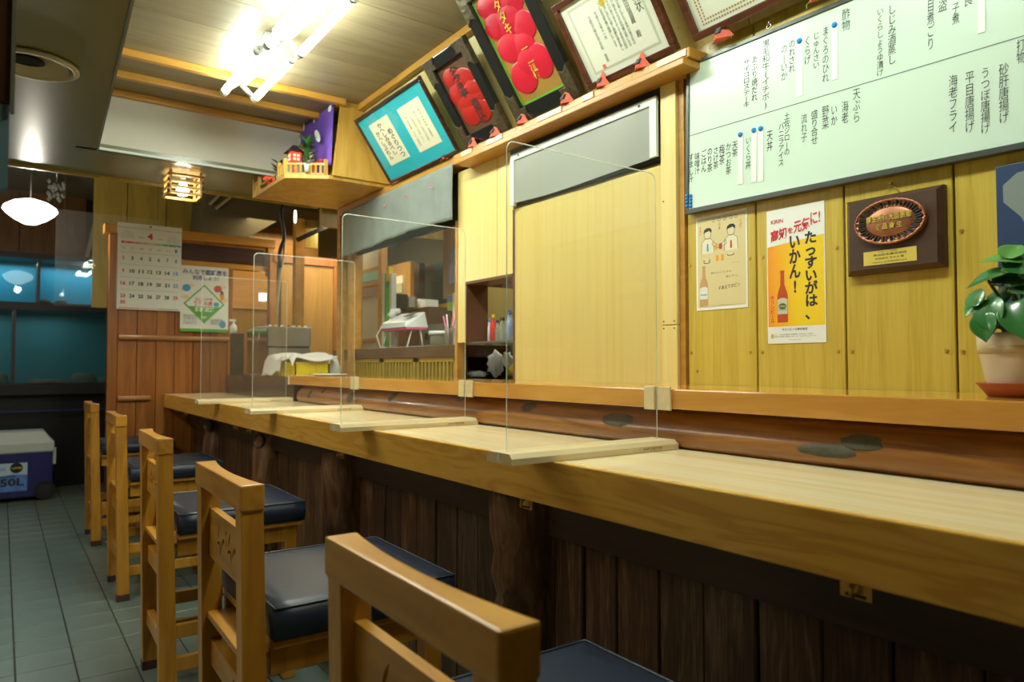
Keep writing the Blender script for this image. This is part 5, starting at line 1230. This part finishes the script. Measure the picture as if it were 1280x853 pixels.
# towel draped over it
vs = []; nx, nz = 26, 30; r = random.Random(4)
for i in range(nx+1):
    for j in range(nz+1):
        u = i/nx; v = j/nz; X = cx0-.10+(cx1-cx0+.12)*u; Y = cy0-.03+(cy1-cy0+.12)*v
        z_ = 1.105+.012*sin(u*7+v*5)+.008*sin(v*17+u*3)
        over = max(0, cx0-.005-X); z_ -= over*(1.1 if v > .35 else .35); X2 = X+over*.75
        ov2 = max(0, cy0-.0-Y); z_ -= ov2*.9
        if v > .9: z_ -= (v-.9)*.3
        vs.append((X2, Y, max(z_, .992)))
o = MB().add(vs, [(i*(nz+1)+j,(i+1)*(nz+1)+j,(i+1)*(nz+1)+j+1,i*(nz+1)+j+1) for i in range(nx) for j in range(nz)], True).build('towel', white_cloth, fix=False)
so = o.modifiers.new('thickness','SOLIDIFY'); so.thickness = .004; tag(o, 'crumpled white towel draped over the yellow crate', 'towel')
for k, (x, y, lab) in enumerate(((1.528,3.83,'right white sake flask beside the yellow crate'),(1.52,3.93,'left white sake flask half hidden behind the towel'))):
    b_ = tag(MB().lathe([(0,0),(.028,0),(.036,.02),(.038,.05),(.030,.08),(.016,.098),(.013,.105),(.019,.118),(.015,.118),(.010,.10)], (x,y,.9975-.0115), 24).build('sake_flask', white_pl), lab, 'flask', 'white sake flasks')
tag(MB().lathe([(0,0),(.07,0),(.085,.006),(.085,.010),(.07,.006),(0,.005)], (1.37,3.50,.9968), 28, 1, 1.2).build('tray', white_pl), 'shallow white dish at the left end of the raised shelf', 'dish')
# soap bottle behind the partition's edge
t = thing('soap_bottle', 'white pump soap bottle at the left of the steel cabinet', 'bottle', (1.325,5.10,.985))
p = onY(292,395,5.10)
MB().box(1.29,5.06,.986,1.36,5.14,1.27).build('stand', kick_dark, t)
MB().lathe([(0,0),(.022,0),(.024,.045),(.015,.06),(.008,.065),(.008,.085)], (p.x,5.10,1.272), 16).build('body', white_pl, t)
MB().box(p.x-.028,5.09,1.355,p.x+.014,5.11,1.370).build('pump', white_pl, t)

# brown timber wall and doorway behind
kw = struct(MB().box(1.60, 5.16, 0, 2.30, 5.20, 1.86).build('wall_timber', kitchen_wood))
MB().box(1.56, 5.15, .9, 1.60, 5.21, 1.86).build('door_post', part_wood, kw)
MB().box(1.585, 5.14, 1.80, 2.30, 5.16, 1.86).build('top_trim', part_wood, kw)
for x in (1.62,2.04,2.10,2.17): MB().box(x, 5.145, .9, x+.022, 5.16, 1.80).build('upright', part_wood if x > 1.7 else kdark_wood, kw)
far = struct(MB().box(1.25, 6.45, 0, 1.60, 6.48, 2.0).build('wall_doorway_back', part_wood))
MB().box(1.25, 6.43, 1.55, 2.2, 6.45, 2.2).build('lit_panel', orange_x, far)
for x in (1.36,1.47): MB().box(x,6.425,0,x+.02,6.43,1.6).build('panel_joint', kdark_wood, far)
struct(MB().box(1.60, 6.45, 0, 2.4, 6.48, 2.3).build('wall_doorway_side', kitchen_wood))
tag(MB().box(onY(325,372,6.0).x, 6.0, onY(325,376,6.0).z, onY(333,372,6.0).x, 6.03, onY(325,371,6.0).z+.03).build('small_wall_lamp', spot_m), 'small lit lamp inside the doorway right of the notice', 'lamp')
# upper cabinets and beam above (yellow)
p0 = onY(371,262,4.75); p1 = onY(470,262,4.75)
up_ = struct(MB().box(1.62, 4.30, 1.93, 2.6, 4.34, 2.62).build('wall_header', olive_wood))
MB().bar(onY(372,300,4.6),onY(440,268,4.6),.03,.035,(0,1,0)).build('dark_pipe_run', cable_m, up_)
MB().box(1.60,4.72,1.0,1.66,4.78,2.05).build('post', orange_wood, up_)
MB().box(1.67,4.74,1.86,1.76,4.78,2.05).build('post', olive_wood, up_)
tag(MB().lathe([(0,-.045),(.02,-.04),(.028,0),(.02,.04),(0,.045)], onY(369,271,4.65), 16, .35, .35).build('wall_light', spot_m), 'small oval lit wall light below the altar shelf', 'lamp')

# ================================================================== KITCHEN seen through the openings
struct(MB().box(3.0, 1.0, 0, 3.04, 5.1, 2.2).build('wall_kitchen_back', kwall))
kx = 1.86
kc = tag(MB().box(1.88, 2.6, .80, 2.70, 3.80, 1.138).build('kitchen_counter', kdark_wood), 'dark kitchen worktop behind the pass-through', 'worktop')
# shoji-like door at the left of the pass-through
t = thing('paper_door', 'paper sliding door with green band seen behind the noren at left', 'door', (1.9,4.4,0))
a = onX(443,380,1.95); b = onX(476,380,1.95)
MB().box(1.95,b.y,1.0,1.965,a.y,1.9).build('paper', plain('door_paper',(.52,.44,.28),.6), t)
for z0, z1, mt in ((1.60,1.66,plain('pale_green',(.22,.42,.30),.5)),(1.50,1.56,mauve),(1.20,1.225,orange_wood),(1.0,1.12,kitchen_wood),(1.66,1.685,orange_wood),(1.565,1.59,orange_wood)): MB().box(1.94,b.y,z0,1.952,a.y,z1).build('band', mt, t)
MB().box(1.93,b.y-.05,1.0,1.97,b.y,1.9).build('frame', orange_wood, t)
def kbox(name, label, cat, px0, py0, px1, py1, X, mat, depth=.12, bevel=0, group=None):
    a = onX(px0,py0,X); b = onX(px1,py1,X); o = MB().box(X, b.y, b.z, X+depth, a.y, (a.z+onX(px1,py0,X).z)/2).build(name, mat, bevel=bevel)
    return tag(o, label, cat, group)
kbox('brown_cabinet','brown cabinet with drawers behind the telephone','cabinet',498,386,536,436,2.35,plain('cab_brown',(.075,.03,.018),.4),.3)
kbox('yellow_cabinet','light wooden cabinet in the kitchen depth','cabinet',534,380,571,436,2.8,olive_wood,.1)
kbox('blue_wall_board','dark slate blue board with faded orange writing on the kitchen wall','board',521,330,570,380,2.85,slate,.03)
o = bpy.data.objects['blue_wall_board']
mb = MB()
p = onX(530,345,2.845); q2 = onX(553,336,2.845)
f = frame('x', None, None, (2.845, onX(528,350,2.845).y, onX(528,372,2.845).z), U_, V_)
mb = MB(); letter(mb,'本日の品',0,.20,.20,.26,0,.02); letter(mb,'おすすめ',.03,.11,.20,.16,0,.02)
mb.v = [WM[f.name] @ v for v in mb.v]; mb.build('lettering', plain('faded_orange',(.16,.07,.03),.6), o, fix=False); bpy.data.objects.remove(f)
kbox('door_frame_dark','dark post left of the slate board in the kitchen','post',512,330,524,386,2.7,kdark_wood,.05)
kbox('wood_wall_panel','tan wooden wall panel behind the framed note','panel',484,330,513,386,2.52,kitchen_wood,.03)
kbox('framed_note','cream framed note on the kitchen wall above the telephone','frame',486,346,503,376,2.5,cream_paper,.02)
MB().box(2.49,onX(500,350,2.49).y-.03,onX(500,366,2.49).z,2.5,onX(500,350,2.49).y+.10,onX(500,354,2.49).z).build('note_panel', plain('note_grey',(.42,.42,.28),.6), bpy.data.objects['framed_note'])
kbox('mauve_cupboard','mauve cupboard hanging right in the pass-through','cupboard',554,308,571,371,1.95,mauve,.2)
MB().box(1.951,onX(571,340,1.95).y,1.66,2.149,onX(554,340,1.95).y,2.2).build('upper_part', mauve, bpy.data.objects['mauve_cupboard'])
kbox('blue_clipboard','pale blue board hanging on the mauve cupboard','clipboard',561,312,569,354,1.93,plain('pale_blue',(.20,.28,.55),.5),.0205)
kbox('white_carton','white carton on the brown cabinet, left and larger of two','carton',509,375,524,385,2.36,white_pl,.15,0,'white cartons'); kbox('white_carton','small white carton on the brown cabinet, right one','carton',525,376,532,385,2.36,white_pl,.1,0,'white cartons')
kbox('black_bag','dark bag beside the cabinet left','bag',482,368,494,388,2.2,black_m,.1,.01)
kbox('grey_folder','grey folder leaning left of the white cartons','folder',494,372,511,384,2.3,plain('folder_grey',(.35,.34,.30),.5),.05)
for k, (px0, px1, mt, lab) in enumerate(((478,480.5,white_pl,'white paper stack edge by the brown post'),(481,482.5,green_p,'thin green folder standing by the brown post'),(483,486,yellow_pl,'yellow leaflet standing above the telephone'),(487,489,white_pl,'white sheet standing left of the telephone'))):
    kbox('standing_folder', lab, 'folder', px0, 334 if k in (2,) else 342, px1, 352 if k == 2 else 434.5, 1.84, mt, .03, 0, 'folders standing by the post')
# telephone on its stand
t = thing('telephone', 'white desk telephone on a pink topped wire stand', 'telephone', (1.80,3.5,1.14))
a = onX(484,398,1.80); b = onX(517,412,1.80)
MB().box(1.76,b.y,1.245,1.88,a.y+.02,1.255).build('stand_top', pink_pl, t)
for yy in (b.y+.02,a.y-.0): 
    MB().tube([(1.77,yy,1.145),(1.80,yy,1.245)], .004, 6).build('stand_leg', white_pl, t); MB().tube([(1.87,yy,1.145),(1.85,yy,1.245)], .004, 6).build('stand_leg', white_pl, t)
MB().add([(1.75,b.y,1.256),(1.89,b.y,1.256),(1.89,a.y,1.256),(1.75,a.y,1.256),(1.76,b.y+.02,1.285),(1.88,b.y+.02,1.345),(1.88,a.y-.02,1.350),(1.76,a.y-.02,1.29)],[(0,3,2,1),(4,5,6,7),(0,1,5,4),(1,2,6,5),(2,3,7,6),(3,0,4,7)]).build('body', white_pl, t, bevel=.004)
MB().bar((1.79,b.y+.06,1.318),(1.84,b.y+.06,1.342),.08,.004,(0,0,1)).build('display', slate, t)
MB().tube([(1.80,a.y-.03,1.33),(1.82,a.y-.04,1.36),(1.86,a.y-.03,1.365)], .016, 8).build('handset', white_pl, t)
MB().tube([(1.77,a.y,1.28),(1.74,a.y+.01,1.22),(1.75,a.y-.02,1.15),(1.80,a.y-.1,1.146)], .005, 6).build('cord', white_pl, t)
tag(MB().box(1.745,3.15,1.141,1.80,3.62,1.150).build('paper_pile', white_pl), 'loose white papers lying under the telephone stand', 'papers')
kbox('radio','grey radio with a round speaker on the pass-through','radio',524,406,552,434,2.0,plain('radio_grey',(.22,.21,.17),.5),.12,.004)
o = bpy.data.objects['radio']; p = onX(533,421,1.999); MB().cyl((1.996,p.y,p.z),(2.001,p.y,p.z),.02,n=20).build('speaker', black_m, o)
t = thing('glass_jar', 'glass jar with a white lid on the pass-through', 'jar', (1.78,3.05,1.14)); p = onX(547,420,1.78)
MB().lathe([(0,0),(.035,0),(.037,.05),(.034,.062)], (1.78,p.y,1.142), 20).build('jar', glass_jar, t); MB().lathe([(.0,.018),(.042,.018),(.046,.010),(.046,0),(0,0)], (1.78,p.y,1.205), 20).build('lid', white_pl, t)
t = thing('pen_cup', 'clear cup of coloured pens at the right of the pass-through', 'pen holder', (1.76,2.86,1.14)); p = onX(562,420,1.76)
MB().lathe([(0,0),(.022,0),(.026,.09)], (1.76,p.y,1.142), 16).build('cup', glass_jar, t)
for k, mt in enumerate((pink_pl,white_pl,black_m,red_pl,blue_pl)): MB().cyl((1.76,p.y,1.15),(1.745+.01*k,p.y+.035-.014*k,1.29+.008*(k%3)),.0035,n=6).build('pen', mt, t)
kbox('lime_tape','lime green and blue cloth hanging right in the pass-through','cloth',559,369,566,388,1.92,green_pl,.031,.004); MB().box(1.915,onX(565,378,1.92).y,onX(562,378,1.92).z,1.93,onX(560,378,1.92).y,onX(562,370,1.92).z).build('blue_part', blue_pl, bpy.data.objects['lime_tape'])
kbox('white_towel_hanging','white hand towel hanging at the right post','towel',566,366,571,436,1.90,white_cloth,.02)
# objects in the hatch
kbox('hatch_back_panel','dark wooden back panel inside the small hatch','panel',605,350,645,430,2.10,plain('hatch_back',(.10,.045,.02),.4),.02)
kbox('yellow_spice_box','pale wooden spice box inside the hatch','box',622,391,640,420,2.0,olive_wood,.05)
bs = [(611,.014,.10,white_pl,'blue and white bottle in the hatch, leftmost'),(616.5,.013,.115,red_pl,'red labelled bottle in the hatch'),(622,.012,.09,glass_jar,'clear bottle right of the red one in the hatch'),(628,.016,.10,glass_jar,'clear jar in the middle of the hatch'),(637,.017,.125,plain('bottle_blue',(.35,.45,.65),.3),'pale blue bottle in the hatch, rightmost')]
for px, rr_, h, mt, lab in bs:
    p = onX(px, 425, 1.66); t = thing('condiment_bottle', lab, 'bottle', (1.66,p.y,1.146), 'bottles in the hatch')
    MB().lathe([(0,0),(rr_,0),(rr_,h*.62),(rr_*.45,h*.78),(rr_*.45,h*.9)], (1.66,p.y,1.147), 16).build('body', mt, t)
    MB().lathe([(rr_*.6,0),(rr_*.6,h*.12),(0,h*.12)], (1.66,p.y,1.147+h*.88), 12).build('cap', [blue_pl,yellow_pl,black_m,black_m,blue_pl][bs.index((px,rr_,h,mt,lab))], t)
kbox('olive_bin','olive grey metal panel below the hatch','panel',574,434,610,466,1.83,plain('olive_metal',(.20,.18,.11),.4,metal=.3),.04)
kbox('green_panel','dark green panel below the hatch at right','panel',626,430,644,474,1.83,plain('dark_green',(.03,.10,.07),.5),.02)
def bag(cx, cy, cz, s, label, seed, mat=plastic_bag):
    r = random.Random(seed); b = bmesh.new(); bmesh.ops.create_icosphere(b, subdivisions=3, radius=1)
    vs = []; 
    for v in b.verts:
        n_ = 1+.22*sin(v.co.x*6+seed)*sin(v.co.y*7)+.12*sin(v.co.z*13+seed); vs.append((cx+v.co.x*s[0]*n_, cy+v.co.y*s[1]*n_, cz+v.co.z*s[2]*n_))
    fs = [tuple(v.index for v in f.verts) for f in b.faces]; b.free()
    return tag(MB().add(vs, fs, True).build('plastic_bag', mat), label, 'bag', 'plastic bags below the hatch')
p = onX(620,455,1.72); bag(1.72,p.y,p.z,(.03,.045,.05),'white plastic bag standing below the hatch',1)
p = onX(634,450,1.74); bag(1.74,p.y,p.z,(.02,.03,.03),'smaller white plastic bag right below the hatch',3)
p = onX(592,468,1.66); bag(1.66,p.y,p.z+.0,(.03,.10,.014),'flattened white plastic bag lying below the hatch',2)
kbox('yellow_bag','yellow bag below the hatch at the right','bag',634,455,642,470,1.80,yellow_pl,.03,.006)
tag(MB().box(1.595,1.5,.60,1.72,2.54,.99).build('low_worktop', kdark_wood), 'low kitchen worktop just behind the hatch', 'worktop')

# ================================================================== POTTED PLANT at the right
pc = onX(1284,487,1.40); PX, PYY, PZ = 1.40, pc.y, .9968
t = thing('potted_plant', 'glossy green leaved plant in a cream pot on a terracotta saucer', 'plant', (PX,PYY,PZ))
MB().lathe([(0,0),(.055,0),(.072,.022),(.074,.024),(.068,.024),(.052,.006),(0,.006)], (PX,PYY,PZ), 36).build('saucer', saucer_m, t)
MB().lathe([(0,.0),(.050,.0),(.058,.02),(.066,.062),(.0675,.068)], (PX,PYY,PZ+.007), 36).build('pot', pot_m, t)
MB().lathe([(.0675,.066),(.0690,.067),(.0700,.078),(.0690,.079)], (PX,PYY,PZ+.007), 36).build('band', pot_band, t)
MB().lathe([(.069,.078),(.0700,.080),(.0700,.100),(.066,.101),(.062,.09),(0,.088)], (PX,PYY,PZ+.007), 36).build('rim', pot_m, t)
MB().lathe([(0,.002),(.06,0)], (PX,PYY,PZ+.096), 20).build('soil', plain('soil',(.03,.02,.012),.9), t)
def bigleaf(c, nrm, dirv, L, wd, mat):
    """heart-shaped leaf centred at c, facing nrm, tip along dirv"""
    nrm = Vector(nrm).normalized(); dv = Vector(dirv); dv = (dv-nrm*dv.dot(nrm)).normalized(); sd = dv.cross(nrm); c = Vector(c)
    out = [(-.42,.0),(-.50,.16),(-.46,.32),(-.30,.46),(-.08,.50),(.14,.44),(.34,.28),(.48,.10),(.58,.0)]
    vs = []; n = len(out)
    for x, y in out:
        for s in (-1,-.5,0,.5,1):
            yy = y*s; cup = .22*(abs(yy)**1.6)*wd*2-.25*(x+.1)**2*L*.6
            vs.append(c+dv*(x*L)+sd*(yy*wd*1.1)+nrm*cup)
    fs = [(i*5+j,(i+1)*5+j,(i+1)*5+j+1,i*5+j+1) for i in range(n-1) for j in range(4)]
    o = MB().add(vs, fs, True).build('leaf', mat, t, fix=False)
    so = o.modifiers.new('thickness','SOLIDIFY'); so.thickness = .0012; sb = o.modifiers.new('smooth','SUBSURF'); sb.levels = 1; sb.render_levels = 1
    return o
top = Vector((PX,PYY,PZ+.10))
lv = [(1234,349,1.36,(-.5,.2,.85),(-.2,.9,-.2),.060,.050,leaf_m),(1252,326,1.38,(-.4,-.2,.9),(-.1,.6,.1),.062,.042,leaf_l),(1267,314,1.40,(-.5,-.3,.8),(.2,-.3,.9),.055,.040,leaf_l),(1219,373,1.34,(-.8,.3,.5),(0,.6,.5),.040,.034,leaf_m),(1216,385,1.345,(-.8,.1,.5),(0,.4,-.8),.034,.028,leaf_l),
      (1238,393,1.33,(-.9,.1,.35),(0,-.2,-.9),.062,.048,leaf_m),(1231,408,1.325,(-.95,.1,.2),(0,-.1,-.9),.048,.042,leaf_m),(1274,398,1.33,(-.85,-.1,.4),(0,-.25,-.9),.070,.055,leaf_m),(1262,352,1.37,(-.6,-.2,.7),(0,-.9,.1),.055,.045,leaf_m),
      (1276,338,1.37,(-.5,-.3,.8),(0,-.9,.1),.055,.045,leaf_m),(1285,362,1.37,(-.6,-.2,.75),(0,-.9,.0),.055,.045,leaf_m),(1248,372,1.38,(-.7,.2,.6),(0,.5,.3),.045,.040,leaf_m),(1300,345,1.38,(-.5,-.4,.7),(0,-.9,.2),.06,.05,leaf_m),(1305,385,1.36,(-.7,-.3,.5),(0,-.6,-.6),.06,.05,leaf_m)]
for px, py, X, nr, dv, L, wd, mt in lv:
    c = onX(px, py, X); bigleaf(c, nr, dv, L, wd, mt)
    st_ = top+Vector(((c.x-PX)*.25,(c.y-PYY)*.3,-.005)); mid = (st_+c)/2+Vector((.012,0,.010))
    MB().tube([st_, mid, c+Vector((.004,0,-.002))], .0028, 6).build('stem', plain('stem_green',(.10,.14,.04),.4) if 'stem_green' not in MATS else MATS['stem_green'], t)

# clear sheet hanging behind the partition at left
a = onY(70,262,5.6); b = onY(207,275,5.6)
t = thing('clear_sheet', 'clear plastic sheet hanging behind the plank partition', 'screen', (a.x,5.6,1.45))
MB().box(a.x,5.6,1.45,b.x,5.603,(a.z+b.z)/2).build('sheet', acryl, t)
for x in (a.x+.05, b.x-.05): MB().cyl((x,5.6015,(a.z+b.z)/2),(x,5.6015,2.62),.0015,n=6).build('cord', cable_m, t)
print('objects', len(bpy.data.objects), 'tris~', sum(len(m.polygons) for m in bpy.data.meshes))
